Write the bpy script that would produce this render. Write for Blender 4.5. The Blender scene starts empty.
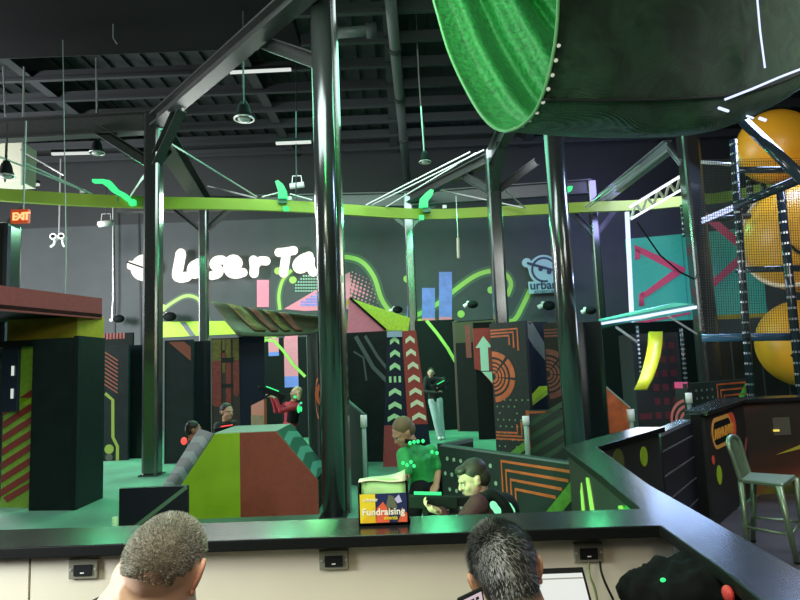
import bpy, math, random
from mathutils import Vector as V, Matrix, Euler
random.seed(7)
PI = math.pi
scn = bpy.context.scene
col = scn.collection
# ------------------------------------------------------------------ camera
F = 600.0; PITCH = math.radians(6.3); ROLL = math.radians(2.3); H = 1.6
cf = V((0, math.cos(PITCH), math.sin(PITCH))); cu = V((0, -math.sin(PITCH), math.cos(PITCH)))
cr = V((1, 0, 0))
CR = cr*math.cos(ROLL) - cu*math.sin(ROLL); CU = cr*math.sin(ROLL) + cu*math.cos(ROLL)
cam = bpy.data.cameras.new('camera'); cam.lens = 27; cam.sensor_width = 36; cam.clip_start = 0.05
co = bpy.data.objects.new('camera', cam); col.objects.link(co)
co.matrix_world = Matrix(((CR.x, CU.x, -cf.x, 0), (CR.y, CU.y, -cf.y, 0), (CR.z, CU.z, -cf.z, H), (0, 0, 0, 1)))
scn.camera = co
def ray(x, y): return cf + CR*((x-400)/F) + CU*((300-y)/F)
def G(x, y, z):
    r = ray(x, y); t = (z-H)/r.z; return V((r.x*t, r.y*t, z))
def D(x, y, Y):
    r = ray(x, y); t = Y/r.y; return V((r.x*t, Y, H+r.z*t))
def X(px, py, Y): return D(px, py, Y).x
def Z(px, py, Y): return D(px, py, Y).z
# ------------------------------------------------------------------ materials
MATS = {}
def mat(name, c, rough=.6, metal=0., emit=None, es=0., noise=0., nscale=20., bump=0., alpha=None, spec=None, trans=0):
    if name in MATS: return MATS[name]
    m = bpy.data.materials.new(name); m.use_nodes = True; MATS[name] = m
    nt = m.node_tree; b = nt.nodes['Principled BSDF']
    b.inputs['Base Color'].default_value = (*c, 1); b.inputs['Roughness'].default_value = rough
    b.inputs['Metallic'].default_value = metal
    if spec is not None: b.inputs['Specular IOR Level'].default_value = spec
    if emit: b.inputs['Emission Color'].default_value = (*emit, 1); b.inputs['Emission Strength'].default_value = es
    if alpha is not None: b.inputs['Alpha'].default_value = alpha
    if trans: b.inputs['Transmission Weight'].default_value = trans
    if noise or bump:
        tc = nt.nodes.new('ShaderNodeTexCoord'); n = nt.nodes.new('ShaderNodeTexNoise')
        n.inputs['Scale'].default_value = nscale; n.inputs['Detail'].default_value = 5
        nt.links.new(tc.outputs['Object'], n.inputs['Vector'])
        if noise:
            r = nt.nodes.new('ShaderNodeMapRange'); r.inputs[1].default_value = .3; r.inputs[2].default_value = .7
            r.inputs[3].default_value = 1-noise; r.inputs[4].default_value = 1+noise
            nt.links.new(n.outputs[0], r.inputs[0])
            mx = nt.nodes.new('ShaderNodeVectorMath'); mx.operation = 'SCALE'; mx.inputs[0].default_value = c
            nt.links.new(r.outputs[0], mx.inputs['Scale']); nt.links.new(mx.outputs[0], b.inputs['Base Color'])
        if bump:
            bp = nt.nodes.new('ShaderNodeBump'); bp.inputs['Strength'].default_value = bump; bp.inputs['Distance'].default_value = .01
            nt.links.new(n.outputs[0], bp.inputs['Height']); nt.links.new(bp.outputs[0], b.inputs['Normal'])
    return m
black = mat('black_paint', (.008, .011, .012), .45, spec=.25)
blackm = mat('matte_black', (.007, .009, .01), .75, spec=.18)
navy = mat('navy_panel', (.008, .015, .034), .5, noise=.15, spec=.2)
char = mat('charcoal_panel', (.013, .02, .022), .5, noise=.2, nscale=6, spec=.22)
grey = mat('grey_panel', (.10, .14, .13), .5, noise=.1)
steel = mat('dark_steel', (.15, .16, .16), .2, .85)
beamm = mat('beam_grey', (.05, .053, .052), .42, .3, noise=.15)
beamd = mat('ceiling_steel', (.026, .03, .033), .7, .0)
lightsteel = mat('galvanised', (.5, .52, .5), .4, .5)
red = mat('red_paint', (.33, .035, .03), .5, noise=.12)
maroon = mat('maroon_paint', (.3, .05, .055), .6, noise=.1)
orange = mat('orange_paint', (.5, .11, .03), .5, noise=.25, nscale=8)
lime = mat('lime_paint', (.42, .7, .03), .5, noise=.12, nscale=5)
limel = mat('lime_line', (.38, .62, .12), .5)
green = mat('green_paint', (.1, .45, .06), .5, noise=.3, nscale=6)
yellow = mat('yellow_paint', (.72, .62, .02), .5, noise=.12)
olivey = mat('mustard_paint', (.36, .29, .02), .6, noise=.3, nscale=3)
pink = mat('pink_paint', (.85, .25, .36), .5, noise=.06)
hotpink = mat('magenta_paint', (.8, .08, .24), .5)
blue = mat('violet_blue_paint', (.2, .24, .75), .5, noise=.15, nscale=4)
teal = mat('teal_paint', (.06, .55, .53), .5, noise=.05)
mint = mat('mint_paint', (.45, .78, .6), .5)
cream = mat('cream_arrow_paint', (.75, .8, .58), .5)
pgreen = mat('pale_green_paint', (.45, .78, .42), .5)
white = mat('white_plastic', (.8, .8, .78), .4)
gr_line = mat('slate_line', (.12, .15, .16), .5)
dkgreen = mat('bottle_green', (.02, .12, .06), .5)
def emis(name, c, s): return mat(name, (0, 0, 0), .5, emit=c, es=s)
led_w = emis('white_led', (.85, .88, 1), 1.5)
led_b = emis('cool_white_led', (.6, .68, 1), 1.5)
sign_w = emis('sign_glow', (1, 1, .86), 1.6)
led_g = emis('green_led', (.045, .95, .27), 1.15)
led_gl = emis('green_glow', (.05, 1, .3), 2.2)
led_r = emis('red_led', (1, .08, .06), 1.4)
# ------------------------------------------------------------------ builders
def tag(o, label=None, cat=None, group=None, kind=None):
    if label: o['label'] = label
    if cat: o['category'] = cat
    if group: o['group'] = group
    if kind: o['kind'] = kind
    return o
WLOC = {}
def link(o, parent, base):
    col.objects.link(o); WLOC[o.name] = base
    if parent: o.parent = parent; o.location = base - WLOC[parent.name]
    else: o.location = base
def thing(name, base, label, cat, group=None):
    o = bpy.data.objects.new(name, None); o.empty_display_size = .1
    link(o, None, V(base)); return tag(o, label, cat, group)
class MB:
    def __init__(s): s.v = []; s.f = []; s.m = []; s.mats = []
    def mi(s, m):
        if m not in s.mats: s.mats.append(m)
        return s.mats.index(m)
    def add(s, vs, fs, m):
        n = len(s.v); s.v += [V(p) for p in vs]; k = s.mi(m)
        for f in fs: s.f.append([i+n for i in f]); s.m.append(k)
        return s
    def prism(s, pts, d, m):      # pts planar polygon, extruded by vector d
        n = len(pts); d = V(d); a = [V(p) for p in pts]; b = [p+d for p in a]
        fs = [list(range(n))[::-1], list(range(n, 2*n))] + [[i, (i+1) % n, (i+1) % n+n, i+n] for i in range(n)]
        return s.add(a+b, fs, m)
    def box(s, a, b, m, rz=0, piv=None):
        x0, y0, z0 = a; x1, y1, z1 = b
        vs = [V((x, y, z)) for z in (z0, z1) for (x, y) in ((x0, y0), (x1, y0), (x1, y1), (x0, y1))]
        if rz:
            piv = V(piv) if piv else V(((x0+x1)/2, (y0+y1)/2, 0)); R = Matrix.Rotation(rz, 3, 'Z')
            vs = [R @ (p-piv)+piv for p in vs]
        return s.add(vs, [[3, 2, 1, 0], [4, 5, 6, 7], [0, 1, 5, 4], [1, 2, 6, 5], [2, 3, 7, 6], [3, 0, 4, 7]], m)
    def bar(s, p, q, w, h, m, up=(0, 0, 1)):   # rectangular bar between two points
        p = V(p); q = V(q); d = (q-p).normalized(); up = V(up)
        r = d.cross(up)
        if r.length < 1e-3: r = d.cross(V((0, 1, 0)))
        r.normalize(); u = r.cross(d)
        vs = [c+r*(w/2*a)+u*(h/2*b) for c in (p, q) for a, b in ((-1, -1), (1, -1), (1, 1), (-1, 1))]
        return s.add(vs, [[3, 2, 1, 0], [4, 5, 6, 7], [0, 1, 5, 4], [1, 2, 6, 5], [2, 3, 7, 6], [3, 0, 4, 7]], m)
    def ibeam(s, p, q, w, h, m, t=.02):
        p = V(p); q = V(q); u = V((0, 0, 1)); d = (q-p).normalized(); r = d.cross(u).normalized(); u = r.cross(d)
        s.bar(p+u*(h/2), q+u*(h/2), w, t, m); s.bar(p-u*(h/2), q-u*(h/2), w, t, m); return s.bar(p, q, t, h, m)
    def tube(s, pts, r, m, n=8, closed=False, cap=True):
        pts = [V(p) for p in pts]; N = len(pts); rs = r if isinstance(r, (list, tuple)) else [r]*N
        vs = []; prev = None
        for i, p in enumerate(pts):
            if closed: d = pts[(i+1) % N]-pts[i-1]
            else: d = pts[min(i+1, N-1)]-pts[max(i-1, 0)]
            d.normalize()
            if prev is None:
                a = V((0, 0, 1)) if abs(d.z) < .9 else V((0, 1, 0)); a = (a-d*a.dot(d)).normalized()
            else: a = (prev-d*prev.dot(d)).normalized()
            prev = a; b = d.cross(a)
            vs += [p+(a*math.cos(2*PI*k/n)+b*math.sin(2*PI*k/n))*rs[i] for k in range(n)]
        fs = []
        for i in range(N if closed else N-1):
            j = (i+1) % N
            for k in range(n): fs.append([i*n+k, i*n+(k+1) % n, j*n+(k+1) % n, j*n+k])
        if cap and not closed: fs += [list(range(n))[::-1], list(range((N-1)*n, N*n))]
        return s.add(vs, fs, m)
    def ell(s, c, rad, m, R=None, n=14):
        c = V(c); vs = []; fs = []; k = n*2
        for i in range(1, n):
            t = PI*i/n
            for j in range(k):
                p = V((math.sin(t)*math.cos(2*PI*j/k)*rad[0], math.sin(t)*math.sin(2*PI*j/k)*rad[1], math.cos(t)*rad[2]))
                vs.append((R @ p if R else p)+c)
        for ax in (1, -1):
            p = V((0, 0, ax*rad[2])); vs.append((R @ p if R else p)+c)
        T = len(vs)-2
        for i in range(n-2):
            for j in range(k): fs.append([i*k+j, (i+1)*k+j, (i+1)*k+(j+1) % k, i*k+(j+1) % k])
        for j in range(k):
            fs.append([T, j, (j+1) % k]); fs.append([T+1, (n-2)*k+(j+1) % k, (n-2)*k+j])
        return s.add(vs, fs, m)
    def grid(s, rows, m, flip=False):
        nv = len(rows[0]); vs = [p for r in rows for p in r]; fs = []
        for i in range(len(rows)-1):
            for j in range(nv-1):
                q = [i*nv+j, i*nv+j+1, (i+1)*nv+j+1, (i+1)*nv+j]; fs.append(q[::-1] if flip else q)
        return s.add(vs, fs, m)
    def build(s, name, parent=None, smooth=False, bevel=0, sub=0):
        me = bpy.data.meshes.new(name)
        xs = [p.x for p in s.v]; ys = [p.y for p in s.v]; zs = [p.z for p in s.v]
        base = V(((min(xs)+max(xs))/2, (min(ys)+max(ys))/2, min(zs)))
        me.from_pydata([p-base for p in s.v], [], s.f)
        for m in s.mats: me.materials.append(m)
        for p, k in zip(me.polygons, s.m): p.material_index = k
        if smooth:
            for p in me.polygons: p.use_smooth = True
        me.update()
        o = bpy.data.objects.new(name, me); link(o, parent, base)
        if bevel:
            b = o.modifiers.new('b', 'BEVEL'); b.width = bevel; b.segments = 2; b.limit_method = 'ANGLE'
        if sub:
            b = o.modifiers.new('s', 'SUBSURF'); b.levels = b.render_levels = sub
        return o
def evald(o):
    dg = bpy.context.evaluated_depsgraph_get(); dg.update()
    return bpy.data.meshes.new_from_object(o.evaluated_get(dg))
def drop(o):
    d = o.data; bpy.data.objects.remove(o)
def fused(mb, name, parent, voxel, smooth=3, fac=.5):
    """one continuous skin over everything in mb"""
    me = bpy.data.meshes.new('t'); me.from_pydata(mb.v, [], mb.f)
    t = bpy.data.objects.new('t', me); col.objects.link(t)
    r = t.modifiers.new('r', 'REMESH'); r.mode = 'VOXEL'; r.voxel_size = voxel; r.use_smooth_shade = True
    s = t.modifiers.new('s', 'SMOOTH'); s.iterations = smooth; s.factor = fac
    m2 = evald(t); drop(t)
    vs = [v.co.copy() for v in m2.vertices]
    base = V(((min(v.x for v in vs)+max(v.x for v in vs))/2, (min(v.y for v in vs)+max(v.y for v in vs))/2, min(v.z for v in vs)))
    for v in m2.vertices: v.co -= base
    m2.materials.clear(); m2.materials.append(mb.mats[0])
    for p in m2.polygons: p.use_smooth = True; p.material_index = 0
    m2.name = name; o = bpy.data.objects.new(name, m2); link(o, parent, base); return o
def text_into(mb, s, origin, ex, ez, size, m, extrude=.004, offset=0., bevel=0., align='LEFT', spacing=1., shear=0):
    """lay lettering into mb: ex = reading direction, ez = up, origin = baseline start"""
    cu_ = bpy.data.curves.new('t', 'FONT'); cu_.body = s; cu_.size = size; cu_.extrude = extrude; cu_.offset = offset
    cu_.bevel_depth = bevel; cu_.bevel_resolution = 2; cu_.align_x = align; cu_.space_character = spacing; cu_.resolution_u = 4; cu_.shear = shear
    t = bpy.data.objects.new('t', cu_); col.objects.link(t); me = evald(t); bpy.data.objects.remove(t)
    ex = V(ex).normalized(); ez = V(ez).normalized(); n = ex.cross(ez); o = V(origin)
    mb.add([o+ex*v.co.x+ez*v.co.y+n*v.co.z for v in me.vertices], [list(p.vertices) for p in me.polygons], m)
class Panel(MB):
    """an upright board standing between two floor points; decoration in u (0..1 across) v (0..1 up)"""
    def __init__(s, a, b, z0, z1, th, m, outline=None):
        super().__init__(); s.a = V((a[0], a[1], 0)); s.b = V((b[0], b[1], 0)); s.z0 = z0; s.z1 = z1
        e = (s.b-s.a).normalized(); s.n = V((e.y, -e.x, 0))
        if s.n.dot(-s.a) < 0: s.n = -s.n
        s.o = outline or [(0, 0), (1, 0), (1, 1), (0, 1)]
        s.prism([s.p(u, v) for u, v in s.o], -s.n*th, m)
    def p(s, u, v, off=0): return s.a.lerp(s.b, u)+V((0, 0, s.z0+(s.z1-s.z0)*v))+s.n*off
    def deco(s, uv, m, off=.004):
        s.prism([s.p(u, v, off) for u, v in uv], -s.n*(off-.0005), m); return s
    def rect(s, u0, v0, u1, v1, m, off=.004): return s.deco([(u0, v0), (u1, v0), (u1, v1), (u0, v1)], m, off)
    def disc(s, u, v, r, m, n=20, off=.004):
        W = (s.b-s.a).length; Hh = s.z1-s.z0
        return s.deco([(u+math.cos(2*PI*k/n)*r/W, v+math.sin(2*PI*k/n)*r/Hh) for k in range(n)], m, off)
    def arc(s, u, v, r, w, a0, a1, m, off=.004, n=14):
        W = (s.b-s.a).length; Hh = s.z1-s.z0
        f = lambda R, t: (u+math.cos(t)*R/W, v+math.sin(t)*R/Hh)
        for k in range(n):
            t0 = a0+(a1-a0)*k/n; t1 = a0+(a1-a0)*(k+1)/n
            s.deco([f(r, t0), f(r+w, t0), f(r+w, t1), f(r, t1)], m, off)
        return s
    def line(s, pts, w, m, off=.004):
        W = (s.b-s.a).length; Hh = s.z1-s.z0
        q = [V((u*W, v*Hh)) for u, v in pts]
        L = []; R = []
        for i, p in enumerate(q):
            d = (q[min(i+1, len(q)-1)]-q[max(i-1, 0)]).normalized(); n = V((-d.y, d.x))*w/2
            L.append(p+n); R.append(p-n)
        for i in range(len(q)-1):
            s.deco([(c.x/W, c.y/Hh) for c in (L[i], L[i+1], R[i+1], R[i])], m, off)
        return s
def panel_px(pl, pr, Yl, Yr, ytop, m, th=.06, z0=0, row=400, side=1, outline=None):
    a = (X(pl, row, Yl), Yl); b = (X(pr, row, Yr), Yr)
    return Panel(a, b, z0, Z((pl+pr)/2, ytop, (Yl+Yr)/2), th, m, outline)
exec_people = True
# ================================================================== SETTING
fm = mat('arena_carpet', (.1, .27, .19), .6, noise=.25, nscale=1.2, bump=.1)
fl = MB().box((-16, 3.9, -.1), (14, 20, 0), fm).box((-16, -3, -.1), (14, 3.9, 0), mat('lobby_floor', (.06, .05, .045), .6, noise=.4, nscale=3))
tag(fl.build('floor'), kind='structure')
wallm = mat('back_wall_paint', (.058, .067, .072), .7, noise=.08, nscale=2)
wb = Panel((-14, 18), (13, 18), 0, 9, .2, wallm)
W_ = 27.; 
def wuv(px, py):
    p = D(px, py, 18); return ((p.x+14)/W_, p.z/9)
def wpoly(pts, m, off=.01): wb.deco([wuv(*q) for q in pts], m, off)
def wline(pts, w, m, off=.012):
    # smooth the pixel path first
    q = []
    for i in range(len(pts)-1):
        p0 = V(pts[max(i-1, 0)]); p1 = V(pts[i]); p2 = V(pts[i+1]); p3 = V(pts[min(i+2, len(pts)-1)])
        for k in range(6):
            t = k/6; q.append(.5*((2*p1)+(p2-p0)*t+(2*p0-5*p1+4*p2-p3)*t*t+(3*p1-p0-3*p2+p3)*t**3))
    q.append(V(pts[-1])); wb.line([wuv(*c) for c in q], w, m, off)
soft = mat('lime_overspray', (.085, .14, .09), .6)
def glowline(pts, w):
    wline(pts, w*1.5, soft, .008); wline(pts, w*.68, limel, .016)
glowline([(318, 262), (330, 258), (346, 257), (362, 262), (374, 277), (382, 300), (394, 315), (408, 318), (425, 311), (440, 302), (455, 290), (475, 276), (492, 271), (505, 274), (511, 284), (507, 296)], .2)
glowline([(530, 290), (523, 305), (514, 320), (500, 322)], .2)
glowline([(160, 312), (172, 303), (186, 296), (198, 299), (205, 312), (212, 335)], .13)
glowline([(292, 270), (283, 280), (279, 295), (280, 310)], .14)
glowline([(262, 338), (272, 336), (282, 345), (292, 352), (305, 360)], .14)
glowline([(432, 328), (440, 336), (454, 350)], .14)
for q in ((163, 308), (293, 280), (278, 271), (407, 279), (461, 314), (491, 290)): wb.disc(*wuv(*q), .11, limel, off=.02)
wpoly([(257, 280), (269, 280), (269, 307), (257, 307)], pink)
wpoly([(278, 350), (278, 338), (269, 338), (269, 350)], pink)
for a, b, t, bm, bb in ((285, 298, 335, 378, 392), (407, 412, 306, 319, 324), (422, 435, 288, 318, 322), (439, 452, 272, 317, 322)):
    if t < 330:
        wpoly([(a, t), (b, t), (b, bm), (a, bm)], blue, .024); wpoly([(a, bm), (b, bm), (b, bb), (a, bb)], pink, .024)
    else:
        wpoly([(a, t), (b, t), (b, bm), (a, bm)], pink, .024); wpoly([(a, bm), (b, bm), (b, bb), (a, bb)], blue, .024)
wpoly([(284, 309), (318, 289), (350, 272), (350, 309), (305, 311)], pink, .02)
wpoly([(152, 322), (225, 321), (236, 334), (152, 338)], lime, .02)
wpoly([(180, 322), (186, 322), (196, 336), (190, 336)], gr_line, .024)
wpoly([(405, 322), (420, 319), (470, 322), (440, 328), (405, 330)], lime, .02)
for k, (a, b) in enumerate(((521, 532), (538, 547))): wpoly([(a, 322), (b, 322), (b, 328), (a, 328)], pink)
for i in range(9):
    for j in range(9):
        x = 346+i*3.6+j*.8; y = 301-j*3.6+i*1.6; r = .075*(1-abs(j-4)/6)*(1-i/10)
        if y < 302+i: wb.disc(*wuv(x, y), r, pink, n=6, off=.016)
        x = 296+i*2.6; y = 276+j*3
        if j < 6 and i+j > 2: wb.disc(*wuv(x, y), .025, mint if y < 285+0 else mint, n=5, off=.018)
        x = 302+i*2.4; y = 291+j*2.8
        if j < 6 and y > 309-.6*(x-284)+3: wb.disc(*wuv(x, y), .04, blue, n=5, off=.026)
wb.rect(0, 6.25/9, 1, 1, mat('upper_wall_black', (.02, .022, .024), .7), .006)
# vertical board seams
for px in (113, 139): wb.line([wuv(px, 205), wuv(px+2, 345)], .05, char, .02)
tag(wb.build('wall_back'), kind='structure')
MB().box((-14.2, -3, 0), (-14, 18.2, 9), wallm).build('wall_left')['kind'] = 'structure'
MB().box((13, -3, 0), (13.2, 18.2, 9), blackm).build('wall_right')['kind'] = 'structure'
deck = mat('roof_deck', (.014, .018, .02), .8, noise=.2, nscale=2)
ce = MB().box((-14.2, -3, 9), (13.2, 18.2, 9.15), deck)
for k in range(60):
    x = -14+k*.45; ce.box((x, 6, 8.94), (x+.16, 18, 9), deck)
tag(ce.build('ceiling'), kind='structure')
MB().box((-14.2, -3, 7.2), (-1.55, 9.9, 7.4), mat('soffit_black', (.005, .006, .0065), .9, spec=.1)).build('ceiling')['kind'] = 'structure'
# ------------------------------------------------------------------ roof steel
def joist(Y, z=8.1):
    t = thing('roof_joist', (0, Y, z), 'x', 'roof joist', 'dark roof joists crossing under the deck')
    t['label'] = 'dark horizontal roof joist under the black deck'
    MB().bar((-14, Y, z), (13, Y, z), .1, .07, beamd).build('bottom_chord', t)
    MB().box((-14, Y-.012, z), (13, Y+.012, z+.2), beamd).build('web', t)
for k in range(10): joist(8.4+k*1.0)
for gx in (-7.9, -3.1, .0, 4.0, 8.0):
    g = MB().ibeam((gx, 6.5, 8.55), (gx, 18, 8.55), .22, .75, beamd, .03)
    o = g.build('roof_girder')
    tag(o, {-7.9: 'leftmost dark roof girder running toward the back wall', -3.1: 'dark roof girder left of the big centre column', 0.0: 'dark roof girder just right of the big centre column', 4.0: 'dark roof girder above the right-hand columns', 8.0: 'rightmost roof girder above the climbing net'}[gx], 'girder')
# ceiling pipe running back
pp = thing('sprinkler_main', (0, 10, 7.0), 'grey overhead pipe running to the back between centre and right columns', 'pipe')
a = D(385, -60, 8.6); b = D(407, 178, 17.6)
MB().tube([a, b], .11, mat('pipe_grey', (.09, .1, .1), .5), 14).build('pipe', pp, True)
for t in (.12, .3, .5, .72): 
    c = a.lerp(b, t); d = (b-a).normalized(); MB().tube([c-d*.06, c+d*.06], .135, beamd, 14).build('coupling', pp)
bp = MB().tube([D(328, 34, 9.8), D(376, 30, 9.8)], .09, mat('pipe_grey', (.09, .1, .1), .5), 12); bp.tube([D(366, 31, 9.8), D(377, 30, 9.8)], .13, beamd, 12)
tag(bp.build('branch_pipe', None, True), 'short horizontal grey pipe joining the overhead pipe beside centre column', 'pipe')
# thin conduits and hanging wires
def smooth(pts, it=2):
    for _ in range(it):
        q = [pts[0]]
        for i in range(len(pts)-1): q += [pts[i]*.75+pts[i+1]*.25, pts[i]*.25+pts[i+1]*.75]
        pts = q+[pts[-1]]
    return pts
def wire(name, pts, Y, r, m, label, cat):
    Ys = Y if isinstance(Y, (list, tuple)) else [Y]*len(pts)
    nm_ = {'wire': 'hanging_wire', 'rod': 'hanger_rod', 'conduit': 'conduit', 'cable': 'slack_cable', 'cord': 'cord_drop'}[cat]
    return tag(MB().tube([D(x, y, yy) for (x, y), yy in zip(pts, Ys)], r, m, 5).build(nm_), label, cat)
wire('hanging_wire', [(62, -5), (63, 60), (65, 180), (66, 262), (65, 296)], 9.4, .008, lightsteel, 'long thin pale wire dropping past the exit sign to the red beam', 'wire')
wire('hanging_wire', [(111, -5), (113, 20), (113, 38), (117, 44)], 9, .006, lightsteel, 'short hooked wire under the black soffit at upper left', 'wire')
wire('hanging_wire', [(243, -5), (243, 104)], 8.8, .012, beamm, 'stem holding the pendant left of the big column', 'wire')
wire('hanging_wire', [(296, 60), (296, 200)], 12, .012, beamm, 'thin vertical wire just left of the big centre column', 'wire')
wire('hanging_wire', [(415, -5), (419, 80), (424, 152)], 12, .015, lightsteel, 'pale vertical wire left of the green net mouth', 'wire')
wire('hanging_wire', [(113, 208), (113, 300), (112, 318)], 17.8, .02, lightsteel, 'vertical conduit with small box on the grey back wall', 'conduit')
wire('hanging_wire', [(3, 66), (5, 116)], 11, .015, lightsteel, 'short rod at the far left top edge', 'rod')
wire('hanging_wire', [(24, 67), (23, 116), (22, 185)], 11, .02, lightsteel, 'second rod from the left edge, reaching to the exit sign', 'rod')
wire('hanging_wire', [(96, 58), (97, 138)], 11, .018, lightsteel, 'rod holding the small pendant at upper left', 'rod')
wire('hanging_wire', [(637, 222), (660, 255), (680, 272), (694, 279)], 9.9, .015, blackm, 'black slack cable sagging across the teal wall', 'cable')
wire('hanging_wire', [(456, 196), (457, 215), (458, 238)], 13, .01, lightsteel, 'short drop line with a small plug under the ring', 'cord')
MB().tube([D(458, 238, 13), D(458.5, 258, 13)], .035, mat('cord_plug', (.5, .35, .3), .5), 6).build('plug', bpy.data.objects['cord_drop'])
def striplight(x0, y0, x1, y1, Y, label):
    m = emis('dim_strip', (.9, .95, .9), .8)
    t = thing('strip_light', D((x0+x1)/2, (y0+y1)/2, Y), label, 'strip light')
    MB().bar(D(x0, y0, Y), D(x1, y1, Y), .06, .05, m).build('tube_lamp', t)
    MB().bar(D(x0, y0, Y)+V((0, 0, .06)), D(x1, y1, Y)+V((0, 0, .06)), .09, .05, blackm).build('housing', t)
striplight(230, 72.5, 291, 69.5, 12, 'long pale strip light left of the top of the big centre column')
striplight(276, 143.5, 311, 142, 12, 'short strip light touching the centre column at left')
striplight(52, 154, 91, 153, 13, 'strip light hanging above the ring at far left')
striplight(0, 187, 39, 184.5, 13, 'strip light at the left edge beneath the cream duct')
dm = MB(); c = D(8, 155, 12)
dm.box((c.x-1.6, 12, Z(5, 182, 12)), (X(7, 150, 12), 12.5, Z(5, 133, 12)), mat('cream_duct', (.55, .55, .42), .6)); dm.box((X(5, 150, 12), 12, Z(12, 182, 12)), (X(22, 150, 12), 12.5, Z(12, 143, 12)), mat('cream_duct', (.55, .55, .42), .6))
tag(dm.build('duct_box'), 'cream duct end high at the left edge of the hall', 'duct')
def pendant(px, py, Y, s, label, grp=None):
    c = D(px, py, Y); t = thing('pendant_lamp', c, label, 'pendant lamp')
    m = MB().tube([c+V((0, 0, .28*s)), c+V((0, 0, .2*s)), c+V((0, 0, .1*s)), c], [.05*s, .09*s, .11*s, .15*s], blackm, 14)
    m.build('lamp_shade', t, True)
    MB().ell(c-V((0, 0, .0)), (.10*s, .10*s, .05*s), mat('lens_grey', (.5, .52, .5), .2), n=8).build('lens', t, True)
    MB().tube([c+V((.15*s*math.cos(k*PI/8), .15*s*math.sin(k*PI/8), 0)) for k in range(16)], .015*s, lightsteel, 5, True).build('rim', t)
    MB().tube([c+V((0, 0, .28*s)), c+V((0, 0, 1.0*s))], .012, beamm, 5).build('stem', t)
pendant(244, 119, 9, 1, 'black pendant with pale rim left of the big centre column')
pendant(97, 153, 11, .9, 'small black pendant above the ring at upper left')
pendant(425, 162, 12, .8, 'small pendant just left of the net mouth above the ring')
pendant(556, 160, 12, .8, 'small pendant beside the column under the green net')
pendant(6, 176, 9.5, .9, 'black pendant at the left edge above the exit sign')
def track_spot(px, py, Y, label, s=1.):
    c = D(px, py, Y); t = thing('hanging_spotlight', c, label, 'spotlight')
    MB().tube([c+V((0, 0, 1.1*s)), c+V((0, 0, .18*s))], .014, beamm, 5).build('stem', t)
    MB().tube([c+V((-.12*s, 0, .02)), c+V((-.1*s, 0, .2*s)), c+V((.1*s, 0, .2*s)), c+V((.12*s, 0, .02))], .012, lightsteel, 5).build('yoke', t)
    MB().tube([c+V((-.17*s, 0, -.05)), c+V((.17*s, 0, -.02))], .075*s, mat('lens_grey', (.5, .52, .5), .2), 10).build('lamp_body', t, True)
track_spot(106, 222, 14, 'small hanging spotlight in front of the grey back wall')
track_spot(297, 184, 14, 'small hanging spotlight left of the centre column above the ring')
# emergency lamp with two heads
c = D(59, 237, 16); t = thing('emergency_light', c, 'twin-headed emergency light hanging before the grey wall', 'emergency light')
MB().tube([c+V((0, 0, 2.2)), c], .02, lightsteel, 6).build('stem', t)
for s in (-1, 1):
    h = MB().tube([c+V((s*.11, .08, 0)), c+V((s*.11, -.1, 0))], .09, white, 14).build('lamp_head', t)
    MB().tube([c+V((s*.11, -.1, 0)), c+V((s*.11, -.12, 0))], .05, blackm, 12).build('lens', h)
MB().tube([c+V((-.1, 0, -.1)), c+V((-.13, 0, -.2)), c+V((-.22, 0, -.27))], .035, white, 8).build('bracket', t)
MB().tube([c+V((.1, 0, -.1)), c+V((.12, 0, -.2)), c+V((.16, 0, -.28))], .035, white, 8).build('bracket', t)
# exit sign
c = D(21, 217, 8.2); t = thing('exit_sign', c, 'small glowing red EXIT sign at the upper left', 'exit sign')
MB().box((c.x-.12, 8.16, c.z-.09), (c.x+.12, 8.22, c.z+.1), emis('exit_face', (.9, .12, .03), .5)).build('sign_box', t)
m = MB(); text_into(m, 'EXIT', (c.x-.088, 8.145, c.z-.055), (1, 0, 0), (0, 0, 1), .15, emis('exit_red', (1, .2, .08), 4), .004, .004, spacing=.72)
m.build('lettering', t)
MB().tube([c+V((.03, 0, .1)), c+V((.03, 0, 1.4))], .012, lightsteel, 5).build('stem', t)
# ------------------------------------------------------------------ steel frame
def column(px, py, Y, w, ztop, label, shape='box', zb=0):
    xx = X(px, py, Y); t = thing('steel_column', (xx, Y, zb), label, 'column')
    if shape == 'round':
        MB().tube([(xx, Y, 0), (xx, Y, ztop)], w/2, steel, 28).build('post', t, True)
    else:
        MB().box((xx-w/2, Y-w/2, 0), (xx+w/2, Y+w/2, ztop), steel).build('post', t, bevel=w*.18)
    MB().box((xx-w*.6, Y-w*.6, 0), (xx+w*.6, Y+w*.6, .025), steel).build('base_plate', t)
    return t, V((xx, Y, ztop))
T = 6.15
cA, A = column(153, 300, 10, .27, T, 'black steel column standing left of the ramp bunker')
cB, B = column(204, 300, 15, .22, T, 'slim far column between the sign letters L and s')
cC, C = column(328.5, 300, 6.75, .25, 7.2, 'biggest column, glossy, in the centre right behind the ledge', 'round')
pst = MB().box((C.x+.09, 6.89, 0), (C.x+.165, 7.1, 7.2), steel)
pst.box((C.x+.128, 6.88, Z(341, 282, 6.85)), (C.x+.16, 6.89, Z(341, 275, 6.85)), white); pst.build('flat_upright', cC)
cE, E_ = column(412, 300, 15.5, .24, T, 'slim far column right of the centre column, before the blue bars')
cF, Fc = column(500, 300, 12.5, .29, T, 'column beside the round orange circuit panel')
cG, Gc = column(565, 300, 8.1, .27, T, 'glossy column standing just behind the corner of the bar', 'round')
cI, I_ = column(600, 300, 15, .2, T, 'slim far column left of the teal wall')
cH, Hc = column(703, 300, 10, .3, T, 'rightmost column, between teal wall and yellow bubbles')
cK, K_ = column(2, 300, 8.6, .35, 3.9, 'dark column at the left edge beneath the exit sign')
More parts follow.
